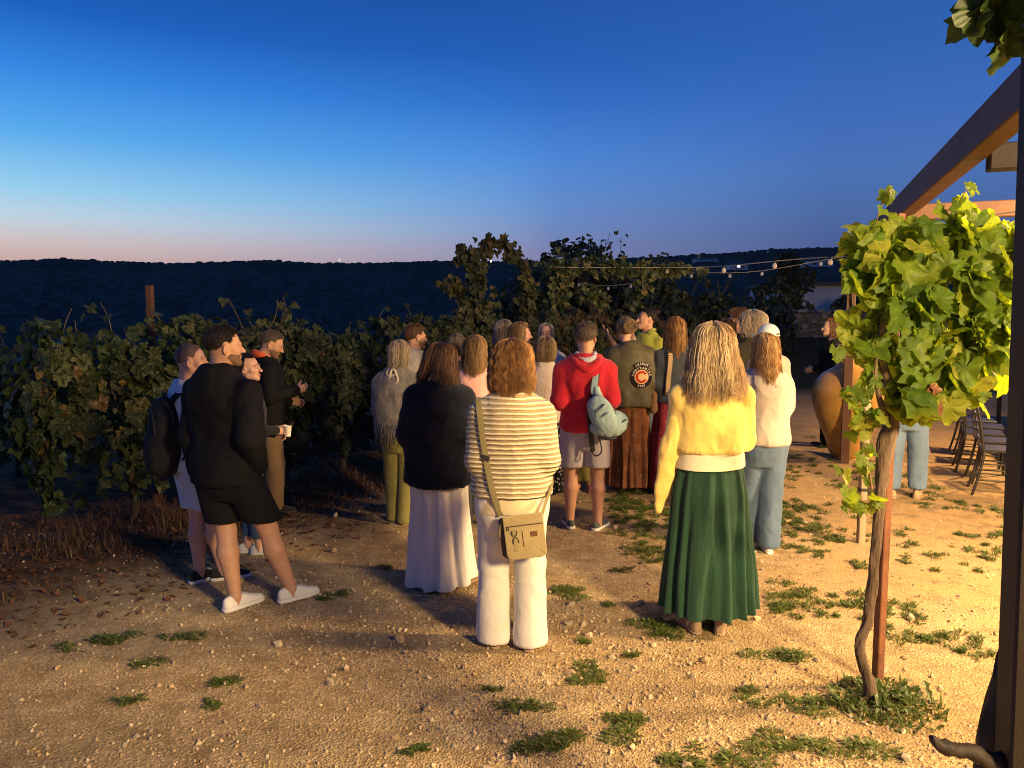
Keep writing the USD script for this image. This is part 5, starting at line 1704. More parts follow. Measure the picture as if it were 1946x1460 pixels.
def striped():
    n = {'tc': ('texture_coordinate', {}), 'sep': ('separate_xyz', {}), 'nz': ('noise_texture', {'scale': 9.0, 'detail': 2.0}), 'wob': ('math', {'math_type': 'multiply_add', 'value2': .012}),
         'k': ('math', {'math_type': 'multiply', 'value2': 2 * PI / .0255}), 's': ('math', {'math_type': 'sine'}), 'mr': ('map_range', {'from_min': -.25, 'from_max': .6, 'clamp': True}),
         'mix': ('mix_color', {'a': (.40, .295, .155), 'b': (.74, .63, .42)}), 'fib': ('noise_texture', {'scale': 260.0, 'detail': 3.0}), 'fr': ('map_range', {'to_min': .75, 'to_max': 1.2}), 'mul': ('vector_math', {'math_type': 'scale'}),
         'h': ('math', {'math_type': 'multiply_add', 'value2': .35}), 'b': ('bump', {'strength': .9, 'distance': .008}), 'p': ('principled_bsdf', {'roughness': .92, 'specular_ior_level': .1, 'sheen_weight': .2})}
    l = [('tc.object', 'sep.vector'), ('tc.object', 'nz.vector'), ('nz.fac', 'wob.value1'), ('sep.z', 'wob.value3'), ('wob.value', 'k.value1'), ('k.value', 's.value1'), ('s.value', 'mr.value'), ('mr.result', 'mix.fac'),
         ('tc.object', 'fib.vector'), ('fib.fac', 'fr.value'), ('fr.result', 'mul.scale'), ('mix.result', 'mul.vector1'), ('mul.vector', 'p.base_color'), ('fib.fac', 'h.value1'), ('s.value', 'h.value3'), ('h.value', 'b.height'), ('b.normal', 'p.normal')]
    return usdkit.material(stage, '/World/Looks/striped_knit', n, l, surface='p.BSDF')


def printed(name, ground_c, spots, scale, size, noise_amp=.25):
    """Cloth printed with scattered small flowers."""
    n = {'tc': ('texture_coordinate', {}), 'v': ('voronoi_texture', {'scale': scale}), 'w': ('noise_texture', {'scale': scale * 2.5, 'detail': 2.0}), 'ad': ('math', {'math_type': 'multiply_add', 'value2': noise_amp}),
         'r': ('rgb_ramp', {'ramp': [(0, spots[1]), (size * .35, spots[1]), (size * .45, spots[0]), (size, spots[0]), (size * 1.12, ground_c), (1, ground_c)]}), 'big': ('noise_texture', {'scale': 7.0, 'detail': 4.0}), 'mr': ('map_range', {'from_min': .3, 'from_max': .7, 'to_min': .6, 'to_max': 1.25}), 'mul': ('vector_math', {'math_type': 'scale'}), 'p': ('principled_bsdf', {'roughness': .8, 'specular_ior_level': .15})}
    l = [('tc.object', 'v.vector'), ('tc.object', 'w.vector'), ('w.fac', 'ad.value1'), ('v.distance', 'ad.value3'), ('ad.value', 'r.fac'), ('tc.object', 'big.vector'), ('big.fac', 'mr.value'), ('mr.result', 'mul.scale'), ('r.color', 'mul.vector1'), ('mul.vector', 'p.base_color')]
    return usdkit.material(stage, '/World/Looks/' + name, n, l, surface='p.BSDF')


jeans = lambda n, c: cloth(n, c, .85, .3, 300, .16, 9, .1, aniso=(1, 1, .35))
HB = {'brown': ((.085, .042, .018), (.26, .135, .05)), 'dark': ((.018, .012, .010), (.05, .03, .02)), 'blond': ((.30, .20, .10), (.62, .45, .24)), 'ash': ((.20, .15, .10), (.44, .35, .24)), 'auburn': ((.10, .042, .015), (.34, .155, .05)), 'grey': ((.24, .21, .18), (.50, .46, .40)), 'mouse': ((.10, .075, .055), (.22, .165, .11)), 'black': ((.012, .010, .009), (.03, .022, .018)), 'golden': ((.32, .18, .065), (.62, .40, .17))}


def gp_(px, py, toe=0.0):
    q = pix(px, py)
    return (q[0], q[1], toe)


def by(px, y):
    return tuple(at(px, 600, y)[:2])


def tall(px, py, xy):
    return float(at(px, py, xy[1])[2] - land(xy[0], xy[1]))


def mid(f):
    return np.mean([q[:2] for q in f], 0)


# 1 bald man with a backpack
f1 = [gp_(381, 1106, -38), gp_(424, 1102, -62)]
b1 = person('person with shaved head in pale blue tee and light shorts, at the far left', pix(378, 1104)[:2], -52, tall(362, 657, mid(f1)), 'm', rosy, f1, ('down', 'front'), (-16, 0),
            dict(kind='short', vol=.0015, side=.0010, seed=3, n=500, col=((.20, .13, .10), (.30, .19, .14)), width=.0012, up=8),
            dict(name='t_shirt', hem=.86, grow=.022, boxy=.165, sleeve=.7, mat=cloth('pale_blue_tee', (.46, .52, .66))),
            dict(kind='shorts', hem=.56, r=(.108, .098, .098), mat=cloth('pale_shorts', (.42, .45, .55)), fold=.008), ('sneaker', cloth('black_canvas', (.02, .02, .02)), white_rubber), w=.98, face=True)
# 2 man in the black hoodie
f2 = [gp_(448, 1157, -38), gp_(553, 1141, -44)]
b2 = person('person in black hooded jacket and black shorts with white sneakers', pix(440, 1150)[:2], -22, tall(420, 626, mid(f2)), 'm', tan, f2, ('down', 'pocket'), (-32, 0),
            dict(kind='short', vol=.013, side=.0025, seed=5, n=2600, col=HB['dark'], width=.0022),
            dict(name='hooded_jacket', hem=.80, grow=.030, boxy=.178, sleeve=2, neck='hood', sleeve_r=(.016, .028, .024), mat=cloth('black_fleece', (.0065, .0065, .009), vary=.2, sheen=0), fold=.018, scale=5.5),
            dict(kind='shorts', hem=.55, r=(.120, .108, .108), mat=cloth('black_jersey', (.006, .006, .008), vary=.2, sheen=0), fold=.007, hipx=.012), ('sneaker', white_canvas, white_rubber), w=1.10, face=True, beard=stubble)
# 3 woman with dark pinned hair
f3 = [gp_(472, 1052, -75), gp_(494, 1056, -85)]
b3 = person('person with dark pinned up hair in profile, behind the black hooded jacket', (0, 0), -84, tall(474, 676, mid(f3)), 'f', fair, f3, ('front', ([.20, -.02, 1.13], [.06, .24, 1.10])), (-4, 4),
            dict(kind='long', vol=.016, len=-.035, seed=7, n=1100, wave=.003, col=HB['black'], face=1.5, tuck=.5, bun=((0, -.125, .03), .035)),
            dict(name='top', hem=.90, grow=.02, sleeve=2, mat=cloth('dark_knit', (.02, .02, .024))),
            dict(kind='trousers', hem=.16, mat=jeans('jeans_dark', (.06, .10, .17)), r=(.098, .070, .055)), ('sneaker', white_canvas, white_rubber), face=True, hands=('rest', 'grip'))
# 4 bowed man with the orange collar
b4 = person('person bowing the head, dark jacket with orange collar lining', by(507, 6.7), -66, tall(510, 628, by(513, 6.7)), 'm', tan, None, ('front', ([.25, -.02, 1.14], [.10, .24, 1.18])), (-8, -24),
            dict(kind='short', vol=.012, side=.004, seed=9, n=1400, col=HB['mouse'], width=.0022),
            dict(name='jacket', hem=.86, grow=.028, boxy=.17, sleeve=2, neck='collar', sleeve_r=(.026, .024, .02), mat=cloth('black_jacket', (.007, .007, .008), sheen=0)),
            dict(kind='trousers', mat=cloth('brown_chinos', (.16, .105, .055)), r=(.105, .085, .075)), ('sneaker', cloth('black_canvas', (.02, .02, .02)), dark_rubber), w=1.04, face=True, beard=stubble)
# the orange hood lining
o4 = b4['J'][0][0]
q = [np.array([.085 * math.sin(a), -.045 - .075 * math.cos(a), 1.515 + .02 * math.cos(a)]) for a in np.linspace(-1.7, 1.7, 15)]
b4['add']('collar', tube(q, [.02, .026, .03, .034, .036, .038, .04, .04, .04, .038, .036, .034, .03, .026, .02], 10, squash=1.0), cloth('orange_lining', (.62, .10, .022)))
# 5 woman in the grey shawl
f5 = [gp_(752, 992, 10), gp_(772, 998, -5)]
shawl_c = cloth('grey_wool', (.15, .135, .125), .95, .5, 150, .25, 12, .3)
b5 = person('person wrapped in a fringed grey shawl with olive trousers', (0, 0), -12, tall(749, 651, mid(f5)), 'f', fair, f5, ('crossed', 'crossed'), (-8, 0),
            dict(kind='long', vol=.032, len=-.14, seed=11, n=1500, wave=.004, col=HB['ash'], face=1.75, gather=.15),
            dict(name='shawl', hem=.92, grow=.045, boxy=.185, boxd=.14, sleeve=1.2, neck='roll', sleeve_r=(.05, .055, .05), mat=shawl_c, fold=.016, slope=.12),
            dict(kind='trousers', hem=.02, mat=cloth('olive_linen', (.20, .175, .055)), r=(.102, .085, .085)), ('flat', cloth('tan_shoe', (.2, .13, .08)), tan_rubber))
vs = b5['top'][0][0]
fr = []
fy = surface_y(b5['top'][0])
for k_ in range(46):
    a = -.19 + .38 * k_ / 45
    z0 = .945 + .02 * math.sin(k_ * 1.9)
    y0 = float(fy(a, z0 + .02)) - .006
    fr.append(tube([(a, y0, z0 + .02), (a + .006 * math.sin(k_), y0 - .012, z0 - .06), (a + .014 * math.sin(k_ * 2.2), y0 - .006, z0 - .13 - .03 * math.sin(k_ * 3))], [.0045, .004, .0025], 5))
b5['add']('fringe', cat(*fr), shawl_c)
# knotted scarf ends below the hair
b5['add']('knot', cat(tube(curve([(-.05, -.12, 1.50), (-.02, -.155, 1.44), (.03, -.15, 1.47), (.0, -.15, 1.50), (-.03, -.16, 1.42), (-.04, -.165, 1.37)], 26), .012, 8), tube(curve([(.02, -.155, 1.47), (.05, -.165, 1.41), (.03, -.17, 1.36)], 14), .011, 8)), cloth('pale_scarf', (.42, .36, .28)))
# 6 short haired man in the pale sweater
p6 = by(786, 7.1)
b6 = person('person with short brown hair and a beard in a pale collared sweater', p6, -10, tall(786, 619, p6), 'm', tan, None, ('front', 'front'), (-42, 0),
            dict(kind='short', vol=.015, side=.007, seed=13, n=1800, col=HB['brown'], width=.0024),
            dict(name='sweater', hem=.88, grow=.026, boxy=.165, sleeve=2, neck='collar', mat=cloth('pale_sweater', (.44, .38, .31), bump=.5, bscale=120)),
            dict(kind='trousers', mat=cloth('dark_chinos', (.04, .04, .045))), ('sneaker', cloth('black_canvas', (.02, .02, .02)), dark_rubber), w=1.0, face=True, beard=stubble)
# 7 woman in the dark fluffy cardigan
f7 = [gp_(822, 1112, 8), gp_(893, 1103, -30)]
navy = cloth('navy_mohair', (.007, .008, .016), .95, .5, 120, .35, 14, .08)
b7 = person('person in a wide dark navy cardigan and long white skirt', pix(838, 1108)[:2], -6, tall(845, 657, (-.46, 4.86)), 'f', fair, f7, (([-.19, -.05, 1.12], [-.10, .20, 1.06]), ([.18, -.05, 1.11], [.10, .20, 1.05])), (-10, -16),
            dict(kind='long', vol=.038, len=-.17, seed=17, n=2600, wave=.013, pitch=.045, fuzz=.004, col=((.045, .022, .012), (.15, .07, .03)), face=2.0, flare=.35, locks=60, loose=.14),
            dict(name='cardigan', hem=.80, grow=.040, boxy=.215, boxd=.15, sleeve=1.75, sleeve_r=(.055, .060, .045), mat=navy, fold=.018, scale=5, slope=.22),
            dict(kind='skirt', hem=.035, rw=.17, rh=.245, pleats=9, pamp=.026, mat=cloth('white_linen', (.60, .55, .51), .8, .08, 120, .06, 6), sq=.72, hip=.02, uneven=.02), ('sandal', None, tan_rubber))
fz = b7['top'][0]
fn = vnormals(*fz)
sel = np.random.default_rng(4).choice(len(fz[0]), 2600)
b0 = fz[0][sel]
flip = np.sign(np.sum(fn * (fz[0] - fz[0].mean(0)), 1).mean())
d_ = fn[sel] * flip + np.random.default_rng(6).normal(0, .55, (len(sel), 3))
strands(b7['th'], np.stack([b0, b0 + d_ * .010, b0 + d_ * .016 + [0, 0, -.006]], 1) * b7['k'], .0011, navy)
# 8, 9 two women in front of her
p8 = by(866, 6.9)
b8 = person('person with grey brown hair gathered up, only the hair showing', p8, 0, tall(872, 639, p8), 'f', fair, None, ('front', 'front'), (0, 0),
            dict(kind='long', vol=.03, len=-.08, seed=19, n=1300, wave=.008, col=HB['mouse'], tuck=.4), dict(hem=.9, sleeve=2, mat=cloth('taupe_knit', (.14, .11, .09))), dict(kind='trousers', mat=cloth('dark_chinos', (.04, .04, .045))), ('flat', cloth('tan_shoe', (.2, .13, .08)), tan_rubber))
p9 = by(902, 6.3)
b9 = person('person with long wavy light brown hair in a pink top', p9, -8, tall(900, 642, p9), 'f', fair, None, ('front', 'front'), (-4, 0),
            dict(kind='long', vol=.030, len=-.23, seed=23, n=2200, wave=.012, pitch=.07, col=((.17, .095, .04), (.40, .25, .11)), flare=.18, gather=.2),
            dict(name='blouse', hem=.86, grow=.02, sleeve=2, mat=cloth('pink_cotton', (.66, .36, .31))), dict(kind='trousers', mat=cloth('dark_chinos', (.04, .04, .045))), ('flat', cloth('tan_shoe', (.2, .13, .08)), tan_rubber))
# 10 woman in the striped sweater
f10 = [gp_(938, 1222, 6), gp_(1008, 1228, -10)]
b10 = person('person in a cream and tan striped knit sweater and white trousers', (0, 0), 0, tall(958, 656, mid(f10)), 'f', rosy, f10, (([-.185, -.045, 1.11], [-.10, .20, 1.05]), ([.185, -.045, 1.11], [.11, .20, 1.05])), (4, -6),
             dict(kind='long', vol=.046, len=-.155, seed=29, n=6000, m=10, wave=.0125, pitch=.066, fuzz=.003, col=((.16, .07, .022), (.50, .26, .085)), face=1.9, flare=.12, tuck=.10, locks=64, loose=.11, width=.0024),
             dict(name='sweater', hem=.912, grow=.034, boxy=.192, boxd=.135, sleeve=2, sleeve_r=(.030, .045, .030), mat=striped(), fold=.008, scale=5, neck=1.470),
             dict(kind='trousers', hem=.03, mat=cloth('white_trouser_linen', (.62, .58, .51), .8, .08, 160, .05, 8, aniso=(1, 1, .4), sheen=.02), r=(.103, .075, .090), fold=.014, scale=5, hipx=.018), ('flat', cloth('brown_shoe', (.12, .07, .035)), tan_rubber), w=1.06, near=.9)
shirt_w = cloth('cream_hem', (.62, .50, .30), .8)
ad = b10['add']
hz = np.linspace(0, 2 * PI, 64, endpoint=False)
rg = []
for z_, g_ in ((.815, .0), (.86, .004), (.90, .0)):
    rg.append(np.stack([(.213 + g_) * np.cos(hz), (.168 + g_) * np.sin(hz) - .008, z_ + .006 * np.sin(3 * hz)], -1))
rg = np.array(rg).reshape(-1, 3)
i_, j_ = np.meshgrid(np.arange(2), np.arange(64), indexing='ij')
ad('shirt_hem', (rg, np.stack([i_ * 64 + j_, i_ * 64 + (j_ + 1) % 64, (i_ + 1) * 64 + (j_ + 1) % 64, (i_ + 1) * 64 + j_], -1).reshape(-1, 4)), shirt_w)
ad('neck_band', tube([(.083 * math.sin(a), -.032 - .064 * math.cos(a), 1.487 + .006 * math.cos(a)) for a in np.linspace(0, 2 * PI, 36)], .010, 8, cap=False), cloth('black_band', (.007, .007, .008), sheen=0))
ad('neck_trim', tube([(.094 * math.sin(a), -.034 - .076 * math.cos(a), 1.472 + .005 * math.cos(a)) for a in np.linspace(0, 2 * PI, 36)], .009, 8, cap=False), cloth('cream_trim', (.78, .68, .50), bump=.8, bscale=90))
py_ = surface_y(b10['bottom'][0])
# 11-13 the group at the back
p11 = by(957, 7.7)
person('person with long straight ash hair, left of the sunglasses', p11, -30, tall(958, 611, p11), 'f', fair, None, ('front', 'front'), (-6, 0),
       dict(kind='long', vol=.026, len=-.28, seed=31, n=1500, wave=.004, col=((.15, .12, .10), (.33, .27, .22)), flare=.1), dict(hem=.9, sleeve=2, mat=cloth('dark_knit', (.02, .02, .024))), dict(kind='trousers', mat=cloth('dark_chinos', (.04, .04, .045))), ('flat', cloth('tan_shoe', (.2, .13, .08)), tan_rubber))
p12 = by(990, 7.25)
b12 = person('person in profile with sunglasses pushed up in long light brown hair', p12, -62, tall(990, 616, p12), 'f', rosy, None, ('front', 'front'), (-6, 2),
             dict(kind='long', vol=.028, len=-.26, seed=37, n=1900, wave=.009, pitch=.08, col=((.16, .10, .05), (.42, .29, .14)), face=1.55, flare=.12), dict(hem=.9, sleeve=2, mat=cloth('beige_knit', (.40, .33, .24))), dict(kind='trousers', mat=cloth('dark_chinos', (.04, .04, .045))), ('flat', cloth('tan_shoe', (.2, .13, .08)), tan_rubber), face=True)
p13 = by(1038, 8.3)
person('person with grey bobbed hair facing the camera in a white top', p13, 172, tall(1036, 617, p13), 'f', rosy, None, ('crossed', 'crossed'), (-4, 4),
       dict(kind='long', vol=.022, len=-.15, seed=41, n=1500, wave=.004, col=HB['grey'], face=2.15, tuck=.15), dict(name='blouse', hem=.88, grow=.02, boxy=.15, sleeve=2, mat=cloth('white_cotton', (.70, .66, .62))), dict(kind='trousers', mat=cloth('olive_linen', (.20, .175, .055))), ('sandal', None, tan_rubber), face=True)
# 14 woman in the cream roll neck
f14 = [gp_(1022, 948, 10), gp_(1046, 950, -8)]
person('person in a cream roll neck sweater and black flower print skirt', (0, 0), -6, tall(1028, 645, mid(f14)), 'f', fair, f14, ('crossed', 'crossed'), (-14, -4),
       dict(kind='long', vol=.044, len=-.135, seed=43, n=2300, wave=.010, pitch=.07, col=((.20, .13, .065), (.46, .33, .17)), face=1.8, tuck=.25, flare=.05, short_side=.0),
       dict(name='sweater', hem=.86, grow=.034, boxy=.19, boxd=.135, sleeve=1.9, neck='roll', sleeve_r=(.045, .045, .03), mat=cloth('cream_wool', (.70, .60, .47), bump=.5, bscale=110), fold=.008),
       dict(kind='skirt', hem=.10, rw=.155, rh=.25, pleats=10, pamp=.02, mat=printed('flower_print', (.012, .011, .012), ((.70, .62, .50), (.012, .011, .012)), 36, .40)), ('flat', cloth('tan_shoe', (.2, .13, .08)), tan_rubber), w=1.05)
# 15 man in the red hoodie
f15 = [gp_(1083, 1002, 4), gp_(1136, 1006, -28)]
red = cloth('red_hood', (.50, .018, .032), .9, .35, 150, .12, 6, .2)
b15 = person('person in a red hooded jacket, pale grey shorts and grey slip on shoes', (0, 0), 0, tall(1102, 617, mid(f15)), 'm', tan, f15, (([-.215, -.06, 1.11], [-.11, .20, 1.06]), ([.215, -.06, 1.11], [.11, .20, 1.06])), (-14, 0),
             dict(kind='short', vol=.018, side=.008, seed=47, n=2600, col=((.10, .075, .05), (.28, .21, .14)), width=.0024),
             dict(name='hooded_jacket', hem=.86, grow=.028, boxy=.165, sleeve=2, neck=1.478, sleeve_r=(.020, .024, .020), mat=red, fold=.018, scale=5.5),
             dict(kind='shorts', hem=.545, r=(.116, .108, .106), mat=cloth('grey_shorts', (.38, .36, .38), .8, .2, 200, .06), fold=.008), ('slip', cloth('grey_canvas', (.075, .085, .085)), white_rubber), w=1.04)
lining = cloth('pale_lining', (.52, .53, .60), .85, .3, 60, .3, 30)
q = [np.array([.078 * math.sin(a), -.045 - .062 * math.cos(a), 1.485 - .030 * math.cos(a) ** 2]) for a in np.linspace(-2.2, 2.2, 21)]
b15['add']('hood', (lambda m: crumple(m, .006, 16, 3))(cat(tube(curve([(-.112, .03, 1.475), (-.115, -.06, 1.46), (-.075, -.125, 1.425), (0, -.145, 1.385), (.075, -.125, 1.425), (.115, -.06, 1.46), (.112, .03, 1.475)], 40), np.r_[np.linspace(.025, .040, 20), np.linspace(.040, .025, 20)], 14))), red)
yb = -.128
b15['add']('hood_lining', crumple(cat(tube(curve([(-.074, -.03, 1.505), (-.066, -.085, 1.485), (-.03, -.118, 1.458), (.03, -.118, 1.458), (.066, -.085, 1.485), (.074, -.03, 1.505)], 30), np.r_[np.linspace(.02, .032, 15), np.linspace(.032, .02, 15)], 12)), .004, 40, 5), lining)
# 16 woman in the olive bomber jacket
f16 = [gp_(1178, 934, 8), gp_(1211, 934, -8)]
olive = cloth('olive_nylon', (.082, .072, .034), .55, .15, 90, .15, 7, .05, spec=.3)
b16 = person('person in an olive bomber jacket with a round badge and rust print skirt', (0, 0), 2, tall(1187, 604, mid(f16)), 'f', fair, f16, (([-.20, -.05, 1.12], [-.11, .20, 1.08]), ([.20, -.05, 1.12], [.11, .20, 1.08])), (6, 0),
             dict(kind='long', vol=.012, len=-.05, seed=53, n=1500, wave=.008, col=((.19, .125, .07), (.42, .30, .17)), tuck=.6, bun=((.01, -.115, .03), .055), fuzz=.004),
             dict(name='bomber_jacket', hem=.875, grow=.036, boxy=.205, boxd=.14, sleeve=2, neck='collar', sleeve_r=(.052, .055, .03), mat=olive, fold=.012, scale=5.5),
             dict(kind='skirt', hem=.075, rw=.17, rh=.215, pleats=11, pamp=.030, mat=printed('rust_print', (.17, .068, .030), ((.30, .17, .09), (.10, .035, .02)), 26, .42, .5)), ('boot', cloth('brown_boot', (.12, .07, .035)), tan_rubber), w=1.05, hx=-.055)
# 17 the speaker
p17 = by(1228, 8.3)
lime = cloth('lime_pique', (.42, .44, .055), .85, .3, 200, .08)
b17 = person('person in a lime green polo shirt speaking with raised hands', (*p17, .10), 128, tall(1217, 589, p17) - .10, 'm', tan, None, (([-.22, .045, 1.13], [-.06, .25, 1.38]), ([.24, .10, 1.17], [.27, .30, 1.42])), (-18, 6),
             dict(kind='short', vol=.018, side=.006, seed=59, n=1600, col=HB['dark'], width=.0024),
             dict(name='polo_shirt', hem=.86, grow=.022, boxy=.16, sleeve=.72, neck='collar', mat=lime),
             dict(kind='trousers', mat=jeans('jeans_grey', (.14, .16, .19))), ('sneaker', cloth('black_canvas', (.02, .02, .02)), dark_rubber), w=1.06, face=True, hands=('grip', 'open'))
q = curve([(-.075, .045, 1.475), (-.085, -.03, 1.525), (-.04, -.09, 1.535), (.04, -.09, 1.535), (.085, -.03, 1.525), (.075, .045, 1.475)], 24)
b17['add']('collar', ribbon(q, q - np.array([0, -.02, 1.3]), .052, .006), lime)
# 18 woman in the denim jacket
p18 = by(1284, 7.5)
b18 = person('person in a dark denim jacket with long brown hair', p18, 4, tall(1292, 606, p18), 'f', fair, None, (([-.19, -.03, 1.11], [-.20, .14, .98]), 'front'), (-8, 0),
             dict(kind='long', vol=.028, len=-.30, seed=61, n=2300, wave=.009, pitch=.10, col=((.12, .055, .02), (.40, .22, .075)), flare=.22, gather=.12),
             dict(name='denim_jacket', hem=.92, grow=.028, boxy=.172, sleeve=2, neck='collar', sleeve_r=(.03, .03, .022), mat=cloth('dark_denim', (.040, .048, .058), .8, .35, 220, .2, 12)),
             dict(kind='skirt', hem=.06, rw=.155, rh=.27, pleats=9, pamp=.03, mat=printed('crimson_print', (.18, .02, .03), ((.36, .10, .09), (.10, .01, .02)), 30, .38, .4)), ('flat', cloth('tan_shoe', (.2, .13, .08)), tan_rubber))
# 19 woman in yellow with the green skirt
f19 = [gp_(1315, 1195, 12), gp_(1368, 1197, -14)]
yellow = cloth('yellow_mohair', (.76, .56, .15), .92, .2, 220, .08, 8, .35)
b19 = person('person with long grey blond hair in a yellow cropped cardigan and green skirt', pix(1341, 1184)[:2], -3, tall(1348, 626, mid(f19)), 'f', fair, f19, (([-.18, .03, 1.11], [-.12, .24, 1.10]), ([.18, .02, 1.11], [.10, .24, 1.10])), (0, 0),
             dict(kind='long', vol=.050, len=-.285, seed=67, n=6000, m=10, wave=.005, pitch=.12, fuzz=.0025, col=((.46, .32, .16), (.82, .63, .35)), face=1.8, flare=.42, locks=80, loose=.12, width=.0024, layer=.2, back=.05),
             dict(name='cardigan', hem=1.055, grow=.032, boxy=.165, boxd=.128, sleeve=1.5, sleeve_r=(.022, .036, .04), mat=yellow, fold=.014, scale=6),
             dict(kind='skirt', waist=1.0, hem=.115, rw=.172, rh=.27, pleats=13, pamp=.032, mat=cloth('green_crepe', (.016, .050, .028), .8, .25, 60, .18, 6, aniso=(1, 1, .25)), sq=.76, hip=.01), ('boot', cloth('beige_suede', (.28, .19, .11)), tan_rubber), w=1.06, near=.9)
rg = []
for z_, g_ in ((.955, .016), (1.0, .012), (1.08, .0)):
    rg.append(np.stack([(.182 + g_) * np.cos(hz), (.138 + g_) * np.sin(hz) - .008, z_ + .010 * np.sin(hz + 1)], -1))
rg = np.array(rg).reshape(-1, 3)
b19['add']('blouse_hem', crumple(cat((rg, np.stack([i_ * 64 + j_, i_ * 64 + (j_ + 1) % 64, (i_ + 1) * 64 + (j_ + 1) % 64, (i_ + 1) * 64 + j_], -1).reshape(-1, 4))), .003, 20, 2), cloth('cream_blouse', (.66, .60, .42)))
# the wide sleeve that hangs from her left shoulder
s = Soft((-.46, -.20, .60), (-.05, .26, 1.48), .009)
s.cap((-.160, -.02, 1.34), (-.215, -.01, 1.05), .050, .055, .03, sy=.8)
s.cap((-.215, -.01, 1.06), (-.265, .02, .80), .056, .045, .04, sy=.55)
s.cap((-.265, .02, .82), (-.285, .03, .68), .042, .014, .03, sy=.5)
b19['add']('hanging_sleeve', crumple(s.mesh(), .016, 9, 4, (1, 1, .3)), yellow)
# 20 in white tee and jeans
f20 = [gp_(1424, 1038, 10), gp_(1459, 1050, -6)]
b20 = person('person with long golden hair in a white tee, blue jeans and white sneakers', (0, 0), 6, tall(1412, 638, (1.62, 5.6)), 'f', fair, f20, (([-.18, .04, 1.11], [-.06, .24, 1.10]), ([.195, .0, 1.11], [.07, .21, 1.12])), (6, 0),
             dict(kind='long', vol=.030, len=-.27, seed=71, n=2600, m=10, wave=.007, pitch=.12, col=HB['golden'], flare=.30, gather=.05, locks=50),
             dict(name='t_shirt', hem=.88, grow=.030, boxy=.178, boxd=.125, sleeve=.74, sleeve_r=(.028, .036, .03), mat=cloth('white_tee', (.40, .365, .31)), fold=.013, scale=5, fine=.001),
             dict(kind='trousers', hem=.05, mat=jeans('jeans_blue', (.085, .13, .20)), r=(.112, .092, .084), fold=.010, hipx=.012), ('sneaker', white_canvas, white_rubber), w=1.06)
# 21 with the pale blue cap
f21 = [gp_(1428, 944, 20), gp_(1473, 938, -10)]
b21 = person('person in a pale blue cap and cream top with bare legs', (0, 0), 24, tall(1422, 622, mid(f21)), 'f', tan, f21, ('front', 'front'), (20, 0),
             dict(kind='long', vol=.012, len=-.16, seed=73, n=900, wave=.003, col=HB['auburn'], face=1.3, gather=.75, back=.02),
             dict(name='top', hem=.84, grow=.03, boxy=.19, sleeve=2, sleeve_r=(.04, .04, .03), mat=cloth('cream_top', (.44, .38, .29))),
             dict(kind='shorts', hem=.60, r=(.11, .10, .10), mat=cloth('cream_shorts', (.62, .50, .30))), ('sneaker', white_canvas, white_rubber), w=1.1)
capm = cloth('pale_blue_cap', (.50, .62, .62), .8, .2, 160, .05)
s = Soft((-.13, -.15, -.05), (.13, .26, .17), .006)
s.ell(CR_C + [0, 0, .012], CR_R + [.013, .013, .016], .01)
s.clip((0, .05, -1), (0, 0, .022))
s.ell((0, -.115, .02), (.042, .06, .035), .004, 'cut')
m_ = s.mesh()
s = Soft((-.13, .0, -.02), (.13, .24, .08), .006)
s.ell((0, .085, .028), (.078, .105, .012), .01)
s.clip((0, -1, 0), (0, .03, 0))
hd = b21['head']
cp = b21['add']('cap', (hd(m_[0]) / b21['k'], m_[1]), capm)
b_ = s.mesh()
b21['add']('cap_brim', (hd(b_[0]) / b21['k'], b_[1]), capm, parent=cp)
bt = tube([(-.04, -.108, .030), (0, -.118, .028), (.04, -.108, .030)], .008, 6)
b21['add']('cap_strap', (hd(bt[0]) / b21['k'], bt[1]), capm, parent=cp)
# 22-24 behind the cap
p22 = by(1432, 8.1)
person('person with bushy grey curls behind the pale blue cap', p22, 18, tall(1432, 597, p22), 'f', fair, None, ('front', 'front'), (14, -6),
       dict(kind='long', vol=.060, len=-.11, seed=79, n=2600, wave=.016, pitch=.035, fuzz=.006, col=((.36, .29, .22), (.60, .50, .40)), face=2.1, locks=80, loose=.16, tuck=.1), dict(hem=.88, sleeve=2, grow=.03, neck='collar', mat=cloth('olive_dark', (.05, .045, .025))), dict(kind='trousers', mat=cloth('dark_chinos', (.04, .04, .045))), ('flat', cloth('tan_shoe', (.2, .13, .08)), tan_rubber))
p23 = by(1404, 8.8)
person('person with short reddish brown hair just behind the grey curls', p23, 40, tall(1408, 591, p23), 'm', tan, None, ('front', 'front'), (20, 0),
       dict(kind='short', vol=.030, side=.016, seed=83, n=2000, col=((.08, .04, .02), (.24, .12, .055)), width=.002), dict(hem=.88, sleeve=2, grow=.03, mat=cloth('black_jacket', (.007, .007, .008), sheen=0)), dict(kind='trousers', mat=cloth('dark_chinos', (.04, .04, .045))), ('slip', cloth('black_canvas', (.02, .02, .02)), dark_rubber))
p24 = by(1380, 8.2)
person('person with dark brown hair between the denim jacket and the reddish hair', p24, 8, tall(1378, 610, p24), 'f', fair, None, ('front', 'front'), (-10, 0),
       dict(kind='long', vol=.026, len=-.12, seed=89, n=1300, wave=.005, col=((.04, .018, .009), (.12, .05, .022)), tuck=.3), dict(hem=.88, sleeve=2, grow=.03, mat=cloth('dark_knit', (.02, .02, .024))), dict(kind='trousers', mat=cloth('dark_chinos', (.04, .04, .045))), ('flat', cloth('tan_shoe', (.2, .13, .08)), tan_rubber))
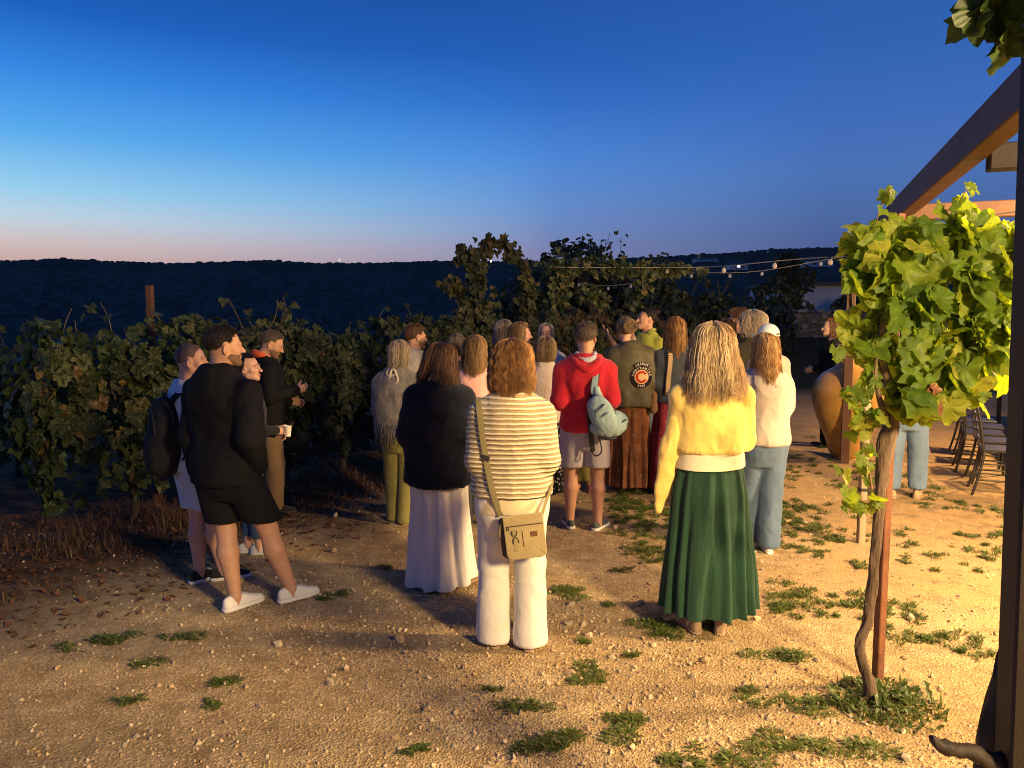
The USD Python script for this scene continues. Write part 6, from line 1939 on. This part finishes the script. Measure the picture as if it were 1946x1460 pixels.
# 25, 26 by the jar and behind the lit vine
p25 = by(1580, 10.2)
person('person in black beside the amphora with brown shoulder length hair', p25, 72, tall(1588, 607, p25), 'f', fair, None, ('front', 'front'), (8, 0),
       dict(kind='long', vol=.022, len=-.16, seed=97, n=1500, wave=.004, col=((.10, .048, .022), (.28, .15, .06)), face=1.8), dict(hem=.86, sleeve=2, grow=.03, boxy=.17, mat=cloth('black_jacket', (.007, .007, .008), sheen=0)), dict(kind='trousers', mat=cloth('black_jersey', (.011, .011, .013))), ('flat', cloth('black_canvas', (.02, .02, .02)), dark_rubber), face=True)
f26 = [gp_(1692, 944, -6), gp_(1742, 944, -30)]
person('person in light blue turned up jeans behind the lit vine', (0, 0), -28, 1.72, 'm', tan, f26, ('front', 'front'), (0, 0),
       dict(kind='short', vol=.02, side=.01, seed=101, n=900, col=HB['brown'], width=.002), dict(hem=.88, sleeve=2, grow=.03, boxy=.165, mat=cloth('black_jacket', (.007, .007, .008), sheen=0)), dict(kind='trousers', hem=.10, mat=jeans('jeans_light', (.12, .18, .27)), r=(.108, .086, .078), fold=.009, hipx=.01), ('sneaker', cloth('tan_canvas', (.42, .29, .16)), tan_rubber))
# 27 hidden by the red hoodie but for the legs
f27 = [gp_(1098, 932, 160), gp_(1121, 934, 185)]
person('person mostly hidden behind the red jacket, in olive trousers and sandals', (0, 0), 172, 1.58, 'f', tan, f27, ('front', 'front'), (0, 0),
       dict(kind='long', vol=.02, len=-.1, seed=103, n=700, wave=.004, col=HB['brown']), dict(hem=.9, sleeve=2, mat=cloth('dark_knit', (.02, .02, .024))), dict(kind='trousers', hem=.12, mat=cloth('olive_linen', (.20, .175, .055)), r=(.1, .08, .07)), ('sandal', None, tan_rubber))
# ------------------------------------------------------------------ bags and small things people carry
def held(name, label, cat_, who, c):
    """A thing carried by someone; its parts are given in that person's own measure."""
    c = np.array(c, float)
    k = who['k']
    w = rot('z', who['rz']) @ (c * k)
    b = who['base']
    th = thing(name, label, cat_, (b[0] + w[0], b[1] + w[1], float(land(b[0], b[1])) + b[2] + w[2]), who['rz'])

    def add(nm, m, mt, parent=None, smooth=True, lab=None):
        return part(parent or th, nm, ((np.asarray(m[0], float) - c) * k, m[1]), mt, smooth=smooth, label=lab)
    return add


def rounded_panel(w, h, t, rad, n=7):
    """A flap with rounded lower corners, in the xz plane, facing -y."""
    pts = [(-w / 2, h / 2), (w / 2, h / 2)]
    for sx, a0 in ((1, 0), (-1, -90)):
        for a in np.linspace(a0, a0 - 90, n):
            pts.append((sx * (w / 2 - rad) + rad * math.cos(math.radians(a)), -h / 2 + rad + rad * math.sin(math.radians(a))))
    o = np.array(pts)
    m = len(o)
    fr_, bk = np.c_[o[:, 0], np.full(m, -t), o[:, 1]], np.c_[o[:, 0], np.zeros(m), o[:, 1]]
    rim = np.c_[o[:, 0] * .955, np.full(m, -t * 1.25), o[:, 1] * .955]
    v = np.vstack([bk, fr_, rim, [[0, -t * 1.3, 0]]])
    i = np.arange(m)
    j = (i + 1) % m
    f = np.vstack([np.stack([i, j, m + j], 1), np.stack([i, m + j, m + i], 1), np.stack([m + i, m + j, 2 * m + j], 1), np.stack([m + i, 2 * m + j, 2 * m + i], 1), np.stack([2 * m + i, 2 * m + j, np.full(m, 3 * m)], 1)])
    return v, f


def ring(c, r1, r2, thick, n=24, a0=0, a1=360, sz=1.0):
    t = np.radians(np.linspace(a0, a1, n))
    return tube(np.stack([c[0] + r1 * np.cos(t), np.full(n, c[1]), c[2] + r2 * np.sin(t)], -1), thick, 7)


def laid(m, c, R):
    return (np.asarray(m[0]) @ R.T + np.array(c), m[1])


# ---- the canvas bag of the woman in stripes
canvas = cloth('bag_canvas', (.36, .28, .135), .85, .4, 160, .12, 10, .1)
canvas_dark = cloth('bag_side', (.075, .050, .028), .85, .3, 160)
leather = mat('leather_label', (.12, .055, .022), .55, bump=.3, bscale=90)
gun = mat('gunmetal', (.10, .085, .06), .4, metal=.8)
R8 = rot('y', -7)
add = held('shoulder_bag', 'tan canvas shoulder bag hanging at the hip of the striped sweater', 'bag', b10, (.07, -.19, .72))
fl = laid(rounded_panel(.222, .246, .012, .035), (.072, -.212, .716), R8)
add('flap', crumple(fl, .002, 30, 4), canvas, smooth=False)
add('bag_body', laid(box((.222, .062, .225), bevel=.018), (.048, -.176, .705), R8), canvas_dark, smooth=False)
fl2 = lambda m: laid(m, (.072, -.212, .716), R8)
add('zip_seam', fl2(box((.20, .004, .005), (.004, -.0165, .066))), canvas_dark, smooth=False)
add('zip_pull', fl2(ring((-.088, -.019, .055), .006, .009, .002)), gun)
add('clip', fl2(ring((-.056, -.019, .030), .014, .018, .003, a0=150, a1=390)), gun)
add('clip', fl2(ring((-.052, -.019, -.022), .015, .026, .003, a0=-10, a1=200)), gun)
add('webbing', fl2(box((.024, .004, .12), (-.054, -.016, -.015))), cloth('webbing', (.27, .22, .10)), smooth=False)
add('pen_slot', fl2(box((.003, .003, .09), (-.012, -.0165, -.01))), canvas_dark, smooth=False)
add('label_patch', fl2(box((.038, .004, .028), (.050, -.0165, .012), bevel=.0015)), leather, smooth=False)
ys_, yb_ = surface_y(b10['top'][0]), surface_y(b10['bottom'][0])
sx_, sz_ = np.array([-.185, -.178, -.165, -.148, -.128, -.105, -.082, -.060]), np.array([1.425, 1.38, 1.28, 1.16, 1.05, .95, .875, .815])
sy_ = np.minimum(np.where(sz_ > .90, ys_(sx_, sz_), -.165) - .006, -.05)
back = np.stack([sx_, sy_, sz_], -1)
line = curve(np.vstack([[(-.15, .12, 1.34), (-.17, .05, 1.432), (-.183, -.01, 1.452)], back]), 44)
nr = np.tile([0, -1, .15], (44, 1)) + np.outer(np.clip(1 - np.arange(44) / 12, 0, 1), [0, 1, 1.2])
add('strap', ribbon(line, nr, .034, .003), cloth('strap_olive', (.20, .165, .075), .8, .3, 200))
bk_ = line[27]
add('buckle', box((.042, .006, .03), bk_ + [0, -.006, 0], rot('y', 18), bevel=.002), black_plastic, smooth=False)
rs = curve([(.165, -.20, .835), (.190, -.155, .90), (.225, -.06, .97), (.20, .10, 1.02)], 18)
add('strap', ribbon(rs, rs - [0, -.02, .9], .028, .003), cloth('strap_olive', (.20, .165, .075)))
ls_ = curve([(-.036, -.205, .815), (-.056, -.20, .77), (-.06, -.19, .70)], 10)
add('strap', ribbon(ls_, np.tile([0, -1, 0], (10, 1)), .022, .003), cloth('strap_olive', (.20, .165, .075)))

# ---- the blue grey sling backpack on the red jacket
sling = cloth('sling_cloth', (.30, .44, .44), .75, .25, 120, .10, 8, .05)
add = held('sling_backpack', 'blue grey sling backpack hanging from the right shoulder of the red jacket', 'backpack', b15, (.17, -.20, 1.0))
Rt = rot('y', 24)
s = Soft((-.08, -.36, .72), (.42, -.04, 1.28), .008)
s.ell((.225, -.165, .945), (.118, .070, .100), .03)
s.ell((.155, -.185, .905), (.130, .075, .085), .04)
s.cap((.075, -.165, 1.22), (.10, -.18, 1.10), .030, .05, .04)
body = s.mesh()
add('main_pouch', crumple(body, .005, 14, 3), sling)
s = Soft((-.06, -.36, .78), (.34, -.12, 1.26), .007)
s.ell((.125, -.215, 1.005), (.100, .060, .175), .01, p=2.4, R=rot('y', -26))
pk = s.mesh()
add('front_pocket', crumple(pk, .004, 16, 8, (1, 1, .4)), sling)


def rim(c, a, b, y, tilt_, n=48, a0=0, a1=360):
    t = np.radians(np.linspace(a0, a1, n))
    q = np.stack([a * np.cos(t), 0 * t, b * np.sin(t)], -1) @ rot('y', tilt_).T + np.array(c)
    q[:, 1] = y
    return q


add('piping', tube(rim((.125, 0, 1.005), .103, .178, -.215, -26), .007, 7, cap=False), black_plastic)
add('piping', tube(rim((.225, 0, .945), .119, .102, -.175, 0, a0=-70, a1=110), .006, 7), black_plastic)
zq = np.array([(.055, -.283, 1.035), (.095, -.288, 1.075), (.135, -.280, 1.112)])
add('zip', tube(zq, .0045, 7), black_plastic)
add('zip_pull', tube([(.055, -.287, 1.035), (.057, -.296, 1.018), (.058, -.294, 1.006)], .0045, 6), black_plastic)
add('zip', tube([(.285, -.235, .955), (.318, -.215, .975)], .006, 6), black_plastic)
for k_ in range(5):
    add('stitched_mark', box((.004, .003, .020 + .006 * (k_ % 2)), (.118 + .010 * k_, -.286, 1.010 + .008 * k_), rot('y', 30)), cloth('mark_grey', (.08, .11, .11)), smooth=False)
stq = curve([(.10, .10, 1.33), (.098, .045, 1.432), (.094, -.03, 1.455), (.088, -.105, 1.41), (.072, -.160, 1.32), (.060, -.176, 1.24), (.07, -.18, 1.19)], 36)
stn = np.tile([0, -1, .2], (36, 1)) + np.outer(np.clip(1 - np.arange(36) / 16, 0, 1), [0, 1.2, 1.4])
add('strap', ribbon(stq, stn, np.r_[np.full(24, .05), np.linspace(.05, .075, 12)], .008), sling)
for sd_ in (-1, 1):
    add('strap_edge', tube(stq + [sd_ * .027, -.004, 0], .005, 6), black_plastic)
lq = curve([(.045, -.175, 1.17), (.025, -.175, 1.05), (.030, -.18, .92), (.040, -.175, .80), (.052, -.165, .70)], 24)
add('lower_strap', ribbon(lq, np.tile([0, -1, 0], (24, 1)), .042, .006), black_plastic)
add('lower_strap', tube(curve([(.052, -.17, .71), (.080, -.18, .665), (.115, -.18, .685), (.118, -.18, .76), (.11, -.18, .86)], 20), .006, 6), black_plastic)
add('base_strap', tube(curve([(.09, -.21, .845), (.17, -.235, .815), (.24, -.21, .825)], 16), .012, 8), black_plastic)

# ---- the dark backpack of the bald man
add = held('backpack', 'dark backpack on the back of the shaved head person at the far left', 'backpack', b1, (0, -.24, 1.12))
bpk = cloth('black_pack', (.010, .010, .014), .7, .3, 90, sheen=0)
s = Soft((-.25, -.46, .76), (.25, -.06, 1.46), .009)
s.ell((0, -.195, 1.10), (.150, .095, .28), .02, p=2.8)
s.ell((0, -.270, .99), (.115, .055, .15), .02, p=2.6)
add('pack', crumple(s.mesh(), .008, 9, 2), bpk)
add('grab_loop', tube(curve([(-.04, -.17, 1.365), (-.025, -.19, 1.42), (.025, -.19, 1.42), (.04, -.17, 1.365)], 14), .008, 7), black_plastic)
add('zip', tube(curve([(-.12, -.278, 1.12), (-.10, -.286, 1.25), (0, -.28, 1.31), (.10, -.286, 1.25), (.12, -.278, 1.12)], 24), .005, 6), black_plastic)
for sg in (-1, 1):
    q = curve([(sg * .09, -.17, 1.33), (sg * .115, -.08, 1.435), (sg * .12, .0, 1.445), (sg * .125, .085, 1.36), (sg * .14, .11, 1.22), (sg * .15, .03, 1.02), (sg * .14, -.12, .95)], 30)
    add('strap', ribbon(q, q - [0, -.02, 1.2], .055, .010), bpk)

# ---- patterned strap and bag of the denim jacket
add = held('shoulder_bag', 'woven brown bag with a pale chevron strap on the denim jacket', 'bag', b18, (-.1, -.15, 1.2))
yd = surface_y(b18['top'][0])
zz = np.linspace(1.425, 1.0, 20)
xx = -.085 - .02 * (1.425 - zz) / .4
q = np.stack([xx, yd(xx, zz) - .008, zz], -1)
add('strap', ribbon(np.vstack([[(-.09, .10, 1.34), (-.088, .03, 1.425), (-.086, -.04, 1.437)], q]), np.vstack([[(0, .8, .6), (0, .2, 1), (0, -.4, 1)], np.tile([0, -1, .1], (20, 1))]), .052, .004), cloth('strap_brown', (.10, .06, .025)))
pale = cloth('pale_chevron', (.72, .55, .32))
for k_ in range(17):
    p = q[1 + k_] if k_ < 19 else q[-1]
    for sd_ in (-1, 1):
        add('chevron', box((.026, .004, .009), p + [sd_ * .010, -.007, .0], rot('y', sd_ * 35), bevel=.0012), pale, smooth=False)
add('bag_body', crumple(box((.09, .24, .22), (-.225, .03, .92), bevel=.03), .004, 20), cloth('bag_brown', (.16, .085, .045), .8, .5, 60))

# ---- sunglasses pushed up, and a paper cup
hd = b12['head']
add = held('sunglasses', 'dark sunglasses pushed up on the hair of the woman in profile', 'sunglasses', b12, (0, .06, 1.72))
ik = 1 / b12['k']
lens = np.array(trimesh.creation.icosphere(2).vertices)
lf = np.array(trimesh.creation.icosphere(2).faces)
shade = mat('dark_lens', (.01, .01, .012), .08, spec=.8, vary=.05)
for sg in (-1, 1):
    add('lens', (hd((lens * [.029, .005, .024]) @ rot('x', 48).T + [sg * .034, .092, .092]) * ik, lf), shade)
    t_ = tube(curve([(sg * .064, .080, .098), (sg * .096, .02, .075), (sg * .098, -.05, .035)], 12), .003, 6)
    add('temple', (hd(t_[0]) * ik, t_[1]), black_plastic)
t_ = tube(curve([(-.008, .098, .098), (0, .101, .100), (.008, .098, .098)], 6), .003, 6)
add('bridge', (hd(t_[0]) * ik, t_[1]), black_plastic)
W3 = b3['J'][1][2]
cpos = W3 + np.array([-.028, .085, -.01])
add = held('paper_cup', 'white paper cup in the hand of the dark haired woman in profile', 'cup', b3, cpos)
c_ = lathe([(0, -.045), (.024, -.045), (.025, -.043), (.033, .045), (.0355, .046), (.0355, .049), (.032, .049), (.024, -.038), (0, -.038)], 28)
add('cup', (c_[0] + cpos, c_[1]), mat('paper_white', (.72, .66, .55), .7, vary=.03))

# ---- the badge on the olive jacket
Yj = surface_y(b16['top'][0])
bx_, bz_ = .075, 1.175


def disc(r0, r1, a0=0, a1=360, n=48, m=5):
    a = np.radians(np.linspace(a0, a1, n))
    rr_ = np.linspace(r0, r1, m)
    v = np.stack([np.outer(rr_, np.sin(a)), np.outer(rr_, np.cos(a))], -1).reshape(-1, 2)
    i, j = np.meshgrid(np.arange(m - 1), np.arange(n - 1), indexing='ij')
    f = np.stack([i * n + j, i * n + j + 1, (i + 1) * n + j + 1, (i + 1) * n + j], -1).reshape(-1, 4)
    return v, f


def lay(v2, f, off, depth=None):
    x, z = v2[:, 0] + bx_, v2[:, 1] + bz_
    # the badge is stiff: it follows a smoothed back
    y = np.mean([Yj(x + dx, z + dz) for dx in (-.04, 0, .04) for dz in (-.04, 0, .04)], 0)
    return np.stack([x, y - .012 - off - (0 if depth is None else depth), z], -1), f


jp = b16['top'][1]
badge_black, badge_cream, badge_red = cloth('badge_black', (.012, .008, .012), .8), cloth('badge_cream', (.62, .45, .24), .8), cloth('badge_red', (.42, .035, .02), .8)
ja = b16['add']
bd_ = ja('badge', lay(*disc(0.0, .108), 0), badge_black, parent=jp)


def bp(nm, m, mt):
    return part(jp, nm, (np.asarray(m[0]) * b16['k'], m[1]), mt, smooth=False)


bp('badge_tab', lay(*disc(.112, .146, -38, 38, 24, 4), .0), badge_black)
bp('badge_ring', lay(*disc(.0, .071), .003), badge_cream)
bp('badge_letter', lay(*disc(.036, .060, 122, 418, 40, 4), .006), badge_red)


def around(text, rad, h, a0, a1, off, inside=False):
    out = []
    for c_, a in zip(text, np.linspace(a0, a1, len(text))):
        m = meshkit.text_mesh(c_, h, .002, bold=True)
        v = np.array(m.vertices)
        v[:, 0] -= (v[:, 0].max() + v[:, 0].min()) / 2
        v[:, 1] -= h / 2
        t = math.radians(a)
        if inside:
            p2 = np.stack([v[:, 0] * math.cos(t) + (v[:, 1] - rad) * -math.sin(t), v[:, 0] * math.sin(t) + (v[:, 1] - rad) * math.cos(t)], -1)
        else:
            p2 = np.stack([v[:, 0] * math.cos(t) + (v[:, 1] + rad) * math.sin(t), -v[:, 0] * math.sin(t) + (v[:, 1] + rad) * math.cos(t)], -1)
        q = lay(p2, np.array(m.faces), off, v[:, 2])
        out.append(q)
    return cat(*out)


white_thread = cloth('white_thread', (.72, .66, .55), .8)
bp('lettering', around('LEIDEN', 0.129, .019, -26, 26, .002), white_thread)
bp('lettering', around('CONTRAMINE', .090, .018, -78, 78, .003), white_thread)
bp('lettering', around('1989', .090, .019, -20, 20, .003, True), white_thread)
# ------------------------------------------------------------------ evening haze over the valley
hz_ = trimesh.creation.box((6300, 3800, 172))
hv_ = np.array(hz_.vertices) + [0, 1480, 22]
air = usdkit.material(stage, '/World/Looks/haze_look', {'v': ('principled_volume', {'color': (.80, .88, 1.0), 'density': 0.00006, 'anisotropy': 0.0})}, [], volume='v.volume')
part(None, 'haze', (hv_, np.array(hz_.faces)), air, smooth=False, kind='stuff')
